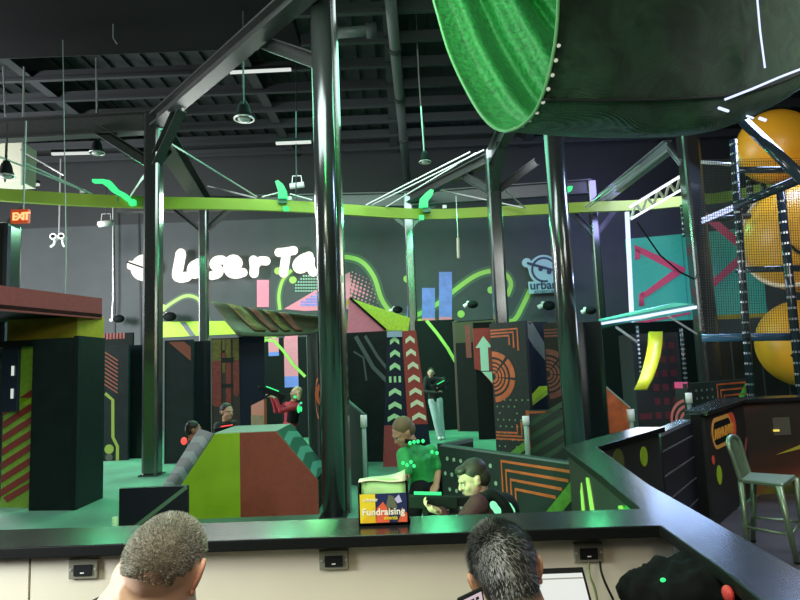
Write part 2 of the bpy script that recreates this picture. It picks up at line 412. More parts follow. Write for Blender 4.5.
MB().bar(K_-V((0, 0, .1)), K_+V((.22, .1, .25)), .1, .1, beamm).build('bracket', cK)
def beam(p, q, label, w=.2, h=.34, m=beamm):
    return tag(MB().ibeam(p, q, w, h, m, .03).build('steel_beam'), label, 'beam')
zb = V((0, 0, -.17))
C6 = V((C.x, C.y, T)); CQ = V((X(276, -20, 7), 7, T)); CQ = A+(CQ-A)*1.35; CQ.z = T
beam(A+zb, CQ+zb, 'long diagonal beam from the left column up to the big centre column', .22, .2)
beam(V((-14, 10.4, T))+zb, A+zb, 'dark beam running left from the left column to the edge')
beam(A+zb, B+zb, 'beam from left column back to the slim column near the sign', .34, .3)
beam(B+zb+V((-2.2, 0, 0)), E_+zb, 'far horizontal beam behind the ring above the sign')
beam(E_+zb, I_+zb, 'far horizontal beam behind the ring right of the sign')
beam(Fc+zb, E_+zb, 'beam from the panel-side column back to the slim column', .2, .2)
beam(Gc+zb, Hc+zb, 'beam from the bar column to the rightmost column')
beam(Fc+zb, Gc+zb, 'beam between the panel-side column and the bar column')
lav = mat('beam_lit_lavender', (.3, .3, .36), .4, .3); nd = D(668, 147, 11)  # galvanised steel; the lavender light on it is mixed into the base colour
beam(D(601, 200, 14.9), nd, 'sloping beam coloured as lavender-lit steel, rising from the slim column toward the net', .16, .24, lav)
beam(nd, V((Hc.x-.16, 10, Z(694, 162, 10))), 'short thin beam from the pale beam down to the rightmost column', .06, .08, lav)
def braces(t, P, dirs, L=.85, w=.12):
    for d in dirs:
        d = V(d).normalized(); MB().ibeam(P+V((0, 0, -.95)), P+d*L+V((0, 0, -.25)), w, w, beamm, .015).build('knee_brace', t)
braces(cA, A, [(-1, 0, 0), (C6-A), (B-A)], 1.0, .16)
braces(cB, B, [(-1, 0, 0), (1, 0, 0)], .8)
braces(cC, C6, [(A-C6)], 1.1, .16)
braces(cE, E_, [(-1, 0, 0), (1, 0, 0)], .8)
braces(cF, Fc, [(E_-Fc), (Gc-Fc), (1, .2, 0)], 1.0, .16)
braces(cI, I_-V((0, 0, .5)), [(1, 0, 0), (-1, 0, 0)], .6)
# ------------------------------------------------------------------ the ring
ringpx = [(-60, 190), (0, 194), (70, 199), (152, 202), (215, 203), (281, 205), (345, 209), (400, 213), (440, 214), (480, 212), (520, 210), (560, 208), (600, 206), (640, 205), (690, 200), (735, 196), (790, 180)]
rp = [G(x, y, 5.3) for x, y in ringpx]
# smooth circle-like arc through the measured points
rs = smooth(rp)
ring = thing('curved_ring_rail', rs[len(rs)//2], 'long lime-green curved ring rail hung across the whole hall', 'ring rail')
rm = MB(); ringm = mat('ring_lime', (.2, .31, .02), .5)
for dz0, dz1 in ((-.13, .12),):
    i0 = [p+V((0, 0, dz0)) for p in rs]; i1 = [p+V((0, 0, dz1)) for p in rs]
    bk = [p+V((0, .1, dz1)) for p in rs]; bl = [p+V((0, .1, dz0)) for p in rs]
    rm.grid([i0, i1, bk, bl, i0], ringm)
rm.build('rail', ring)
def rod(a, Ya, b, Yb, r=.018):
    MB().tube([D(*a, Ya), D(*b, Yb)], r, lightsteel, 6).build('tension_rod', ring)
for a, Ya, b, Yb in (((-5, 155), 10.4, (92, 194), 12.2), ((25, 163), 11, (92, 194), 12.2), ((20, 150), 12, (64, 175), 12.1), ((130, 197), 12.4, (147, 171), 10.2), ((165, 140), 10.5, (257, 197), 13.1), ((208, 186), 15, (256, 198), 13.1),
        ((366, 205), 13.8, (470, 152), 12.6), ((372, 205), 13.8, (484, 150), 12.5), ((386, 207), 14.1, (476, 153), 12.6), ((440, 190), 14.4, (524, 208), 14.3), ((499, 185), 12.5, (525, 208), 14.3), ((585, 207), 14.3, (640, 165), 11), ((589, 207), 14.3, (668, 150), 10.5), ((262, 197), 13.1, (281, 192), 13.1), ((290, 194), 13.1, (312, 200), 13.3)):
    rod(a, Ya, b, Yb)
for i in (10, 22, 34, 46):
    MB().bar(rs[i]+V((0, .05, .14)), rs[i]+V((0, .05, .22)), .1, .08, lightsteel).build('clamp', ring)
lamps = [((112, 187), 'angular', 'long-tailed glowing green lamp on the ring at left', 12.4, 1), ((281, 189), 'fin', 'fin-shaped glowing green lamp on the ring above the word Laser', 13.2, 1), ((426, 198), 'fin', 'glowing green lamp on the ring above the far slim column', 14.3, -1), ((569, 189), 'nub', 'small glowing green lamp on the ring right of the bar column', 14.3, -1)]
for (px, py), kind, lab, Y, s in lamps:
    t = thing('ring_lamp', D(px, py, Y), lab, 'green lamp')
    P = lambda x, y: D(px+x, py+y, Y-.15)
    if kind == 'angular': poly = [(-20, -8), (-9, -8), (-3, -7), (5, 2), (13, 6), (20, 13), (14, 14), (8, 9), (0, 5), (-5, 0), (-12, -5), (-20, -5)]; under = [(16, 14), (22, 12), (22, 17), (17, 18)]
    elif kind == 'fin': poly = [(s*-6, -8), (s*-3, -9), (s*2, -5), (s*5, 1), (s*6, 9), (s*-3, 9), (s*-3, 2), (s*-5, -4)]; under = [(s*2, 17), (s*7, 17), (s*7, 21), (s*2, 21)]
    else: poly = [(-4, -1), (0, -3), (4, -3), (3, 1), (-1, 3), (-4, 2)]; under = [(-20, 25), (-16, 25), (-16, 29), (-20, 29)]
    if kind == 'fin' and s < 0: poly = [(x*1.05+ (1.5 if y < 0 else -1), y) for x, y in poly]
    MB().prism([P(*q) for q in poly], (0, .12, 0), led_g).build('lens', t)
    if kind != 'nub':
        MB().prism([P(*q) for q in under], (0, .12, 0), led_g).build('under_lens', t)
        MB().box((P(0, 0).x-.08, Y-.1, P(0, 11).z-.06), (P(0, 0).x+.1, Y+.05, P(0, 9).z), dkgreen).build('clamp', t)
# ------------------------------------------------------------------ glowing sign on the wall
sg = thing('wall_sign', D(235, 275, 17.8), 'glowing white bubble-letter Laser Tag sign on the dark back wall', 'sign')
LT = [('L', [[(181, 253), (179, 264), (176.5, 277), (181, 278), (187.5, 276.5)]]), ('a', [[(198, 263), (192, 266), (191, 273), (196, 275), (199, 270), (200, 264), (200, 272), (203, 276)]]),
      ('s', [[(222, 260), (216, 260), (213, 265), (219, 269), (219, 274), (212, 275.5)]]), ('e', [[(229, 268), (236, 267.5), (239, 263), (235, 258.5), (229, 260), (227, 267), (230, 273.5), (237, 274.5), (243, 272.5)]]),
      ('r', [[(253.5, 260), (254.5, 267), (254, 273.5)], [(254.5, 266), (259, 260.5), (266, 261)]]), ('T', [[(279, 252.5), (286, 252), (293.5, 250.5)], [(286.5, 252), (285, 262), (283.5, 273)]]),
      ('a', [[(309, 256), (301, 259), (296, 265), (299, 270), (306, 267), (311, 257), (309.5, 266), (313, 272)]]), ('g', [[(333, 256), (325, 258), (322, 264), (327, 268), (333, 264), (335, 257), (334, 272), (330, 280), (322, 279)]])]
for ch, strokes in LT:
    m = MB()
    for st in strokes:
        q = smooth([D(x_, y_, 17.72) for x_, y_ in st], 2); m.tube(q, .135 if ch != 'L' else .15, sign_w, 10); m.ell(q[0], (.135,)*3, sign_w, n=8); m.ell(q[-1], (.135,)*3, sign_w, n=8)
    m.build('letter', sg, True)
m = MB(); c = D(145, 268, 17.85); rr = .4
m.prism([c+V((math.cos(k*PI/14)*rr, 0, math.sin(k*PI/14)*rr)) for k in range(28)], (0, -.08, 0), sign_w)
m.tube([D(129, 265, 17.82), D(150, 268, 17.82)], .13, sign_w, 8); m.build('logo_disc', sg)
MB().bar(D(127, 262, 17.7), D(150, 270, 17.7), .05, .05, blackm).build('logo_bar', sg)
# flat pale logo board
lg = thing('logo_board', D(543, 275, 17.8), 'pale blue cut-out logo board with a skateboard circle and lettering', 'sign')
pal = mat('logo_pale', (.42, .62, .68), .5); dkn = mat('logo_navy', (.03, .05, .11), .5)
m = MB(); Yl = 17.85; K = 18/600
c = D(543.5, 270, Yl); rr = 15*K
m.prism([c+V((math.cos(k*PI/16)*rr, 0, math.sin(k*PI/16)*rr)) for k in range(32)], (0, -.06, 0), pal)
m.prism([D(x, y, Yl) for x, y in ((524, 260), (532, 262), (540, 282), (534, 282))], (0, -.055, 0), pal)
e1 = D(526.5, 263, Yl); m.prism([e1+V((math.cos(k*PI/8)*.14, 0, math.sin(k*PI/8)*.14)) for k in range(16)], (0, -.06, 0), pal)
m.prism([D(x, y, Yl) for x, y in ((528, 282), (571, 280), (571, 292), (529, 294))], (0, -.065, 0), pal)
m.build('board', lg)
m = MB()
for k in range(30):
    a0 = k*2*PI/32+.25; a1 = a0+2*PI/32
    if 4.9 < a0 % 6.28 < 5.6: continue
    f = lambda r, a: c+V((math.cos(a)*r, -.065, math.sin(a)*r))
    m.prism([f(rr*.72, a0), f(rr*.72, a1), f(rr*.86, a1), f(rr*.86, a0)], (0, -.01, 0), dkn)
m.bar(D(527, 263, 17.77), D(560, 272, 17.77), .03, .07, dkn)
for q in ((540.5, 269), (549, 272)):
    e = D(*q, 17.77); m.prism([e+V((math.cos(k*PI/8)*.07, 0, math.sin(k*PI/8)*.07)) for k in range(16)], (0, -.015, 0), dkn)
m.build('skateboard_ring', lg)
m = MB(); text_into(m, 'urbanair', D(530, 289.5, 17.77), (1, 0, -.0), (0, 0, 1), .36, dkn, .004, .008); m.build('lettering', lg)
m = MB(); text_into(m, 'ADVENTURE PARK', D(534, 293.2, 17.77), (1, 0, 0), (0, 0, 1), .115, dkn, .004, .001); m.build('small_lettering', lg)
# cameras / brackets on the wall
def wallcam(px, py, Y, label, s=1.):
    c = D(px, py, Y); t = thing('security_camera', c, label, 'camera')
    MB().tube([c+V((0, .0, .1*s)), c+V((.0, -.1, 0))], .04*s, white, 8).build('arm', t)
    MB().ell(c+V((.1*s, -.15, .02)), (.14*s, .12*s, .1*s), blackm, n=8).build('dome', t, True)
    MB().tube([c+V((-.12*s, -.1, -.02)), c+V((.02, -.12, .05*s))], .05*s, white, 8).build('lens_barrel', t, True)
wallcam(117, 320, 17.7, 'small white camera on the wall above the red slatted board', 1.2)
wallcam(394, 311, 17.7, 'black camera on the lime shape below the curved line', 1.1)
wallcam(543, 307, 17.7, 'black projector-like camera under the pale logo board', 1.4)
wallcam(167, 318, 17.7, 'black bracket camera over the lime panel beside left column', 1.4)
wallcam(468, 306, 15, 'small camera above the red arrow board', 1.)
wallcam(585, 312, 15, 'small camera left of the slim column near the teal wall', 1.)
# ================================================================== ARENA: left building
hut = thing('maze_hut', (-4.5, 7.9, 0), 'dark hut with red and mustard fascia at the left edge', 'hut')
zr0, zr1 = 2.42, 2.71
P0 = V((-4.75, 6.3, 0)); P1 = V((-4.16, 8.32, 0))
Panel((P0.x, P0.y), (P1.x, P1.y), zr0, zr1, .08, maroon).build('red_fascia', hut)
MB().prism([(P0.x, P0.y, zr0+.02), (P1.x, P1.y, zr0+.02), (P1.x-4, P1.y+.3, zr0+.02), (P0.x-4, P0.y, zr0+.02)], (0, 0, .05), blackm).build('roof', hut)
pm = Panel((X(5, 400, 8.1), 8.1), (X(76, 400, 8.1), 8.1), Z(40, 344, 8.1), Z(40, 317, 8.1), .05, olivey)
pm.build('mustard_fascia', hut)
Panel((X(76, 400, 8.1), 8.1), (X(103, 400, 8.35), 8.35), Z(90, 342, 8.2), Z(90, 316, 8.2), .05, mat('lime_fascia', (.4, .42, .02), .55, noise=.1)).build('lime_fascia', hut)
w = Panel((X(31, 420, 7.68), 7.68), (X(77, 420, 7.6), 7.6), 0, 2.13, .06, char); w.build('wall_board', hut)
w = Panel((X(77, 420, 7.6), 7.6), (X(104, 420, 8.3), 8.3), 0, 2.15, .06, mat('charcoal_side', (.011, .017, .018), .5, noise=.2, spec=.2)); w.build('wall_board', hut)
MB().box((X(5, 400, 7.7)-.3, 7.75, 2.05), (X(103, 400, 8.3)-.05, 8.28, 2.13), blackm).build('lintel', hut)
# striped pillar with dark window
a = (X(3, 420, 7.95), 7.95); b = (X(31, 420, 7.85), 7.85)
stp = Panel(a, b, 0, 2.1, .08, mat('acid_green_panel', (.3, .48, .05), .55, noise=.15))
for k in range(8):
    v0 = -.02+k*.082
    stp.deco([(0.0, v0), (1.0, v0+.11), (1.0, v0+.155), (0.0, v0+.045)], red) if v0 > .02 else stp.deco([(.25, .03), (1, .09+.02), (1, .15), (.1, .06)], red)
stp.rect(0, .62, .98, .66, lime)
stp.build('striped_board', hut)
m = MB(); p = stp.p
m.prism([p(.05, .58, .01), p(.6, .58, .01), p(.6, 1.0, .01), (p(.05, 1.0, .01))], stp.n*.05, mat('hut_window', (.03, .035, .07), .2)); m.build('window_box', hut)
for v in (.66, .80):
    MB().prism([p(.42, v, .065), p(.5, v, .065), p(.5, v+.06, .065), p(.42, v+.06, .065)], stp.n*.01, emis('dim_white', (.9, 1, .9), .7)).build('window_lamp', hut)
# ================================================================== maze boards (far to near)
def board(pl, pr, Yl, Yr, ytop, m, label, decof=None, th=.08, row=400, name='maze_board', cat='board', z0=0, outline=None, edge=None):
    P = panel_px(pl, pr, Yl, Yr, ytop, m, th, z0, row, outline=outline)
    if decof: decof(P)
    if edge: P.line([(edge[0], 0), (edge[0], 1)], .03, edge[1], .006)
    return tag(P.build(name), label, cat)
def hatch(P, u0, u1, v0, v1, m, n=8, w=.03, tri=True):
    W = (P.b-P.a).length; Hh = P.z1-P.z0
    for k in range(n):
        t = k/(n-1); 
        ua = u0; va = v1-t*(v1-v0)*1.0; 
        du = (u1-u0); ub = u1; vb = va-du*W/Hh*.9
        if tri and vb < v0: pass
        P.line([(ua, va), (ub, vb)], w, m)
# far dark wall of the maze
board(258, 345, 14.6, 14.6, 337, blackm, 'wide black maze wall with pink bar behind the child in red',
      lambda P: (P.rect(.31, .61, .47, 1, pink), P.rect(.31, .5, .47, .61, blue), P.rect(.13, .86, .25, 1, pink), P.rect(.13, .82, .25, .86, blue),
                 P.line([(.02, .93), (.1, .985), (.2, .97), (.3, .87), (.42, .72), (.55, .6)], .07, limel, .008)))
board(418, 458, 15, 15, 320, blackm, 'black wall behind the girl holding a glowing blaster',
      lambda P: P.line([(.3, 1.0), (.55, .88), (.8, .74), (1, .6)], .08, limel, .006))
board(606, 700, 14.5, 14.5, 322, blackm, 'long black far wall under the lit platform')
def dL(P):
    for k in range(9): P.line([(.02, .95-k*.035), (.6, .95-k*.035-.09)], .022, mat('rust_line', (.35, .09, .05), .6))
    P.line([(.12, .58), (.42, .52), (.44, .2), (.62, .12), (.62, 0)], .06, mat('moss_line', (.3, .38, .06), .6))
    P.disc(.3, .1, .09, mat('moss_line', (.3, .38, .06), .6)); P.disc(.3, .01+.02, .07, mat('dark_dot', (.08, .09, .07), .6))
board(102, 128, 11.9, 11.9, 345, char, 'dark board with rust hatching and a mossy circuit line beside the hut', dL)
board(127, 148, 12.1, 12.1, 345, mat('gloss_black', (.007, .012, .014), .25, spec=.3), 'glossy black board left of the left column')
board(102, 132, 13, 13, 333, blackm, 'dark slatted board with red ribs over the hatched board',
      lambda P: [P.rect(k/9, .95, k/9+.07, 1, maroon) for k in range(7)])
board(164, 193, 11.2, 11.2, 340, char, 'dark board with orange corner hatching right of the left column',
      lambda P: ([P.line([(.2+k*.09, .985), (.93, .985-(.93-.2-k*.09)*.21)], .018, mat('rust_line', (.35, .09, .05), .6)) for k in range(6)], P.rect(0, 0, .03, 1, grey, .006)))
board(192, 212, 11.5, 11.5, 341, mat('gloss_black', (.007, .012, .014), .25, spec=.3), 'narrow black board left of the dripping-paint board')
drip1 = mat('drip_red', (.17, .028, .022), .6, noise=.3); drip2 = mat('drip_olive', (.11, .1, .015), .6, noise=.3)
def dDrip(P):
    for u0, u1, vb in ((.04, .36, .42), (.4, .5, .85), (.52, .7, .38), (.78, .98, .5)):
        P.rect(u0, .72, u1, .99, drip2, .004); P.rect(u0, vb+.05, u1, .82, drip1, .006); P.deco([(u0, vb+.05), (u0+(u1-u0)*.3, vb+.03), (u0+(u1-u0)*.7, vb+.03), (u1, vb+.05)], drip1, .006)
    P.rect(.36, .8, .8, .84, char, .008); P.rect(.36, .6, .78, .63, char, .008)
    P.rect(.0, 0, .03, 1, gr_line, .007)
board(211, 240, 10.9, 10.9, 338, mat('drip_ground', (.03, .022, .02), .5), 'board with olive and red dripping paint', dDrip)
board(239, 265, 10.9, 10.95, 336, navy, 'navy board right of the dripping-paint board')
pz = panel_px(251, 264, 9.6, 9.4, 402, mat('barricade_orange', (.3, .09, .03), .5), .05, 0, outline=[(0, 0), (1, 0), (1, 1.04), (0, .95)])
pz.rect(0, .62, 1, .82, drip2)
tag(pz.build('small_barricade'), 'small orange and olive barricade beyond the bunker top', 'barricade')
board(308, 319, 11.2, 10.0, 333, blackm, 'edge-on black board with pale edge just left of centre column',
      lambda P: (P.rect(0, 0, .06, 1, gr_line, .006), P.arc(1.0, .5, .3, .05, 1.7, 4.5, orange)))
board(322, 330, 9.8, 9.8, 333, blackm, 'narrow black board half hidden behind the centre column', lambda P: P.arc(1.0, .55, .18, .06, 1.7, 4.5, orange))
def dG(P):
    P.line([(.35, .97), (.7, .72), (1, .6)], .07, gr_line); P.line([(.55, .97), (.8, .8), (1, .7)], .05, gr_line); P.line([(.3, .85), (.5, .8), (.55, .62)], .03, gr_line)
board(341, 389, 10.6, 10.4, 332, char, 'wide charcoal board with slate diagonals right of centre column', dG)
# cover board with white-capped post
cv = panel_px(338, 364, 8.7, 8.3, 394, mat('cover_dark', (.018, .035, .03), .5), .05, 0, 430, outline=[(0, 0), (1, 0), (1, .78), (0, 1.02)])
cvt = thing('low_cover_board', cv.a, 'low dark cover board with sloping pale edge and white-capped post right of centre column', 'barricade')
cv.line([(0, 1.02), (1, .78)], .03, gr_line); cv.build('board', cvt)
e = cv.b; MB().tube([e, e+V((0, 0, .95))], .03, mat('pale_edge', (.3, .42, .36), .5), 8).build('post', cvt, True)
MB().tube([e+V((0, 0, .8)), e+V((0, 0, .96))], .045, white, 8).build('post_cap', cvt, True)
# chevron boards
def chev(P, u, v, w, h, m, off=.006):
    P.deco([(u-w/2, v), (u, v+h*.45), (u, v+h), (u-w/2, v+h*.55)], m, off); P.deco([(u, v+h*.45), (u+w/2, v), (u+w/2, v+h*.55), (u, v+h)], m, off)
Yc = 9.9
def chevboard(tx0, tx1, bx0, bx1, ytop, ybase, m, m2, arrow, label, xs_, broken=False):
    a = (X(bx0, ybase, Yc), Yc); b = (X(bx1, ybase, Yc), Yc); Wd = b[0]-a[0]
    u0 = (X(tx0, ytop, Yc)-a[0])/Wd; u1 = (X(tx1, ytop, Yc)-a[0])/Wd
    P = Panel(a, b, 0, Z(tx0, ytop, Yc), .1, m, [(0, 0), (1, 0), (1-(1-u1)*.3, .3), (u1, 1), (u0, 1), (u0*.3, .3)])
    P.deco([(0, 0), (1, 0), (1-(1-u1)*.3, .3), (u0*.3, .3)], m2, .003)
    for k, (px, py) in enumerate(xs_):
        q = D(px, py, Yc); u = (q.x-a[0])/Wd; v = q.z/P.z1; w = (.15+.012*k)*1.0/Wd
        if broken and k == 3:
            for du in (-.42, 0, .42): P.rect(u+du*w-.045, v-.025, u+du*w+.045, v+.02, arrow, .006)
        else: chev(P, u, v-.028, w, .062, arrow)
    return tag(P.build('chevron_board'), label, 'board')
chevboard(387, 402, 383, 410, 331, 466, navy, maroon, pgreen, 'tall navy board with a column of pale green chevrons',
          [(394.5, 341), (395, 354), (395, 367), (395, 379), (395, 392.5), (395, 406), (394.5, 418)], True)
chevboard(402, 416, 409, 433, 331, 464, red, navy, cream, 'tall red board with a column of cream chevrons',
          [(410, 340), (411, 353), (413, 366), (414, 379), (415.5, 392), (417, 404), (419, 417)])
MB().box((X(387, 335, 9.8), 9.82, Z(395, 337, 9.8)), (X(402, 335, 9.8), 9.83, Z(395, 331, 9.8)), mat('ice', (.3, .42, .6), .4)).build('cap_strip', bpy.data.objects['chevron_board'])
# drip board and arrow board
def dD2(P):
    P.rect(.05, .8, .95, .99, mat('drip_dim', (.04, .04, .012), .6)); P.rect(.28, .66, .4, .96, drip1, .006); P.rect(.5, .8, .6, .94, drip1, .006); P.rect(.55, .68, .62, .74, drip1, .006)
    P.rect(.7, .7, .95, .92, mat('rust_line', (.35, .09, .05), .6), .006); P.rect(0, 0, .05, 1, mat('brown_edge', (.07, .04, .035), .6), .007)
board(455, 500, 14.6, 14.2, 320, mat('umber_black', (.008, .009, .009), .6, spec=.15), 'dark board with dim red drips behind the arrow sign', dD2, row=375)
Ya = 12.8
ar = Panel((X(474, 350, Ya), Ya), (X(494, 350, Ya), Ya), Z(484, 386, Ya), Z(484, 328, Ya), .06, red, [(0, .3), (.35, .25), (1, -.05), (1, 1), (0, 1)])
ar.deco([(.3, .24), (.3, .66), (.08, .66), (.5, .86), (.92, .66), (.7, .66), (.7, .24)], mint, .006); ar.deco([(.35, .24), (.95, .0), (.95, .24)], mint, .006); ar.rect(.3, .245, .95, .26, blackm, .008)
art = thing('arrow_board', (ar.a.x, Ya, 0), 'red board with a big pale arrow pointing up', 'board')
ar.build('sign_face', art)
MB().box((X(474, 350, Ya)+.02, Ya+.08, 0), (X(494, 350, Ya), Ya+.14, Z(484, 322, Ya)), blackm).build('backing_board', art)
dgreen = mat('leaf_green', (.09, .24, .03), .5, noise=.2)
# orange circuit boards
def circuit(P, cu_=0, cv_=.5, r=.85, sgn=1, dark=False):
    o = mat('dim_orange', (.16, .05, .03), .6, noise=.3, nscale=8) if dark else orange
    for rr, w in ((r*.9, .085), (r*.68, .04), (r*.5, .035), (r*.34, .03), (r*.16, .04)):
        for a0, a1 in ((-1.5, -.15), (-.05, .75), (.9, 1.55)): P.arc(cu_, cv_, rr, w, a0*sgn if sgn > 0 else PI-a1, a1 if sgn > 0 else PI-a0, o)
    for k in range(3):
        P.line([(.02, .95-k*.022), (.78-k*.12, .95-k*.022), (.78-k*.12, .80+k*.02)], .028, o)
        P.line([(.02, .2+k*.022), (.86-k*.12, .2+k*.022), (.86-k*.12, .34-k*.02)], .028, o)
def dC1(P):
    circuit(P, .02, .625, .34)
    for i in range(6):
        for j in range(10):
            if random.random() < .7: P.disc(.1+i*.16+(j % 2)*.06, .06+j*.045, .014, mat('sage_dot', (.15, .3, .12), .6), 6)
    P.line([(.0, .01), (1, .20)], .10, dgreen, .007); P.line([(.25, -.0), (1, .10)], .12, dgreen, .007)
board(493, 529, 9.4, 9.0, 322, grey if False else mat('circuit_grey', (.022, .03, .028), .55, noise=.15, spec=.25), 'tall grey-black board with a large orange circuit circle', dC1, row=390, cat='board')
def dN(P):
    for k in range(3): P.line([(.1+.15*k, .99), (.5+.15*k, .83), (1, .70+.05*k)], .06, gr_line)
    P.deco([(0, .43), (.55, .54), (1, .54), (.1, .41)], lime, .006); P.deco([(.0, .37), (.0, .43), (.5, .49), (1, .535), (.9, .49)], mat('acid_green_panel', (.27, .42, .05), .55), .005)
board(522, 550, 9.6, 9.6, 322, navy, 'navy board with slate diagonals and a lime wedge', dN, row=360)
def dC2(P):
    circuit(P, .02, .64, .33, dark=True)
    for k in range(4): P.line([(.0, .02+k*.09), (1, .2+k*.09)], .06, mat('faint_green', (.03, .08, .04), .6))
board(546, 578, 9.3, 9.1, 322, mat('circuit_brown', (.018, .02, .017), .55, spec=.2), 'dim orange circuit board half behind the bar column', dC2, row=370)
def dlow(P):
    for k in range(4): P.line([(.0, .1+k*.22), (1, .5+k*.22)], .07, mat('faint_green', (.03, .08, .04), .6))
    P.line([(.0, 1.0), (.0, .35)], .05, orange); P.line([(.02, .97), (.6, .97)], .03, orange)
board(529, 572, 8.9, 8.8, 410, mat('green_black', (.015, .03, .022), .5), 'dark waist-high board with faint green stripes', dlow, row=440)
p0 = D(528, 455, 8.7); t = thing('marker_post', (p0.x, 8.7, 0), 'pale green post with white tip before the circuit boards', 'post')
MB().tube([(p0.x, 8.7, 0), (p0.x, 8.7, Z(528, 418, 8.7))], .035, mat('pale_edge', (.3, .42, .36), .5), 8).build('post', t, True)
MB().tube([(p0.x, 8.7, Z(528, 425, 8.7)), (p0.x, 8.7, Z(528, 416, 8.7))], .05, white, 8).build('post_cap', t, True)
board(574, 605, 9.2, 9.0, 322, mat('gloss_black', (.007, .012, .014), .25, spec=.3), 'tall glossy black board right of the bar column', row=380)
cb = panel_px(606, 632, 9.4, 9.4, 385, orange, .06, 0, 430, outline=[(.08, 0), (1, 0), (1, .7), (0.08, 1)])
cbt = thing('orange_cover_board', cb.a, 'orange cover board with sloping top and pale post by the platform', 'barricade')
cb.line([(.08, 1), (1, .7)], .02, mat('pale_edge', (.3, .42, .36), .5)); cb.build('board', cbt)
MB().tube([cb.b, cb.b+V((0, 0, .8))], .035, mat('pale_edge', (.3, .42, .36), .5), 8).build('post', cbt, True)
MB().tube([cb.b+V((0, 0, .62)), cb.b+V((0, 0, .8))], .06, white, 8).build('post_cap', cbt, True)
# low wall in front, dotted with orange circuit
lw = Panel(G(441, 447, .86)[:2], G(580, 467, .86)[:2], 0, .88, .07, mat('low_wall_dark', (.02, .032, .03), .5, spec=.25))
for i in range(10):
    for j in range(6):
        u = .05+i*.06+(j % 2)*.03-j*.005
        if u < .46: lw.disc(u, .12+j*.15, .018, mat('dot_sage', (.3, .45, .33), .6), 8)
for k in range(4):
    lw.line([(.50+k*.03, .40), (.50+k*.03, .93-k*.075), (.97-k*.04, .93-k*.075), (.97-k*.04, .72 if k < 1 else .93-k*.075)], .022, orange)
lw.line([(.56, .1), (1, .88)], .09, dgreen, .006); lw.line([(.66, .0), (1, .58)], .10, dgreen, .006); lw.line([(.82, 0), (1, .3)], .08, dgreen, .006)
lw.rect(0, .985, 1, 1, gr_line)
tag(lw.build('low_maze_wall'), 'low dark maze wall with pale dots, orange circuit and green diagonals', 'barricade')
lw2 = Panel(G(443, 444, .86)[:2], G(473, 438, .86)[:2], 0, .86, .07, mat('low_wall_dark', (.02, .032, .03), .5, spec=.25)); lw2.rect(0, .96, 1, 1, gr_line)
tag(lw2.build('low_maze_wall'), 'short return wall behind the left end of the dotted low wall', 'barricade')
# low box at left
bxm = Panel((X(119, 505, 5.1), 5.1), (X(187, 505, 5.1), 5.1), 0, Z(150, 487.5, 5.1), .05, mat('low_box', (.009, .011, .018), .4, spec=.25), [(0, 0), (1, 0), (1, 1), (0, 1)])
bxm.line([(0.02, .42), (1, .99)], .03, mat('moss_edge', (.08, .17, .1), .5))
bx = thing('low_cover_board', bxm.a, 'low black board with a thin diagonal line in front of the bunker', 'barricade')
bxm.build('body', bx)
MB().tube([bxm.a+V((-.03, 0, 0)), bxm.a+V((-.03, 0, .46))], .025, pgreen, 8).build('corner_post', bx, True)
# ================================================================== the ramp bunker
rb = thing('ramp_bunker', (-1.9, 7.2, 0), 'flat-topped ramp bunker, half lime green and half rust red, with chevron slopes', 'bunker')
zt = .90
Yf = 6.9
xL0 = X(172, 500, Yf); xM = X(240, 470, Yf); xR0 = X(318, 500, Yf)
tL = D(213, 437, Yf); tM = D(240, 433, Yf); tR = D(276, 432, Yf); zt = tM.z
bz = Z(318, 481, Yf)
xr = X(318, 481, Yf)
MB().prism([(xL0, Yf, 0), (xM, Yf, 0), (xM, Yf, zt), (tL.x+.02, Yf, zt), (xL0, Yf, .23)], (0, .04, 0), mat('bunker_lime', (.28, .46, .008), .5, noise=.12, nscale=3)).build('lime_face', rb)
MB().prism([(xM, Yf, 0), (xr, Yf, 0), (xr, Yf, bz), (tR.x, Yf, zt), (xM, Yf, zt)], (0, .04, 0), mat('bunker_red', (.27, .05, .03), .6, noise=.1)).build('red_face', rb)
sl = mat('slope_slate', (.045, .08, .075), .6, spec=.2); slc = mat('slope_chevron', (.12, .19, .18), .6, spec=.2); slg = mat('slope_green', (.012, .07, .05), .5); slgc = mat('slope_green_chev', (.08, .27, .21), .5)
def slope(p, q, wv, m, mc, name, n=4):
    # p top, q bottom, wv width vector (away)
    p = V(p); q = V(q); wv = V(wv); s = MB(); nn = (q-p).cross(wv).normalized(); nn = nn if nn.z > 0 else -nn
    s.prism([p, p+wv, q+wv, q], -nn*.04, m)
    d = q-p
    for k in range(n):
        t = .05+k/n; c = 1/n*.42
        f = lambda tt, w_: p+d*tt+wv*w_+nn*.003
        s.prism([f(t+c*.9, .02), f(t+c*.3, .5), f(t+c*1.3, .5), f(t+c*1.9, .02)], -nn*.002, mc)
        s.prism([f(t+c*.3, .5), f(t+c*.9, .98), f(t+c*1.9, .98), f(t+c*1.3, .5)], -nn*.002, mc)
    return s.build(name, rb)
dep = .9
slope((tL.x, Yf+.045, zt+.003), (xL0, Yf+.045, .22), (-.42, dep*.8, 0), sl, slc, 'left_slope')
xr -= .03
slope((tR.x, Yf+.045, zt+.003), (xr, Yf+.045, bz+.003), (0, dep, 0), slg, slgc, 'right_slope', 3)
MB().box((tL.x-.0, Yf+.042, zt-.04), (tR.x+.0, Yf+dep, zt+.004), mat('bunker_top', (.16, .23, .2), .5)).build('top', rb)
MB().box((xL0+.4, Yf+.3, 0), (xr-.55, Yf+dep-.02, zt-.3), blackm).build('core', rb)
MB().box((xr-.04, Yf+.045, 0), (xr, Yf+dep, bz-.04), blackm).build('side_board', rb)
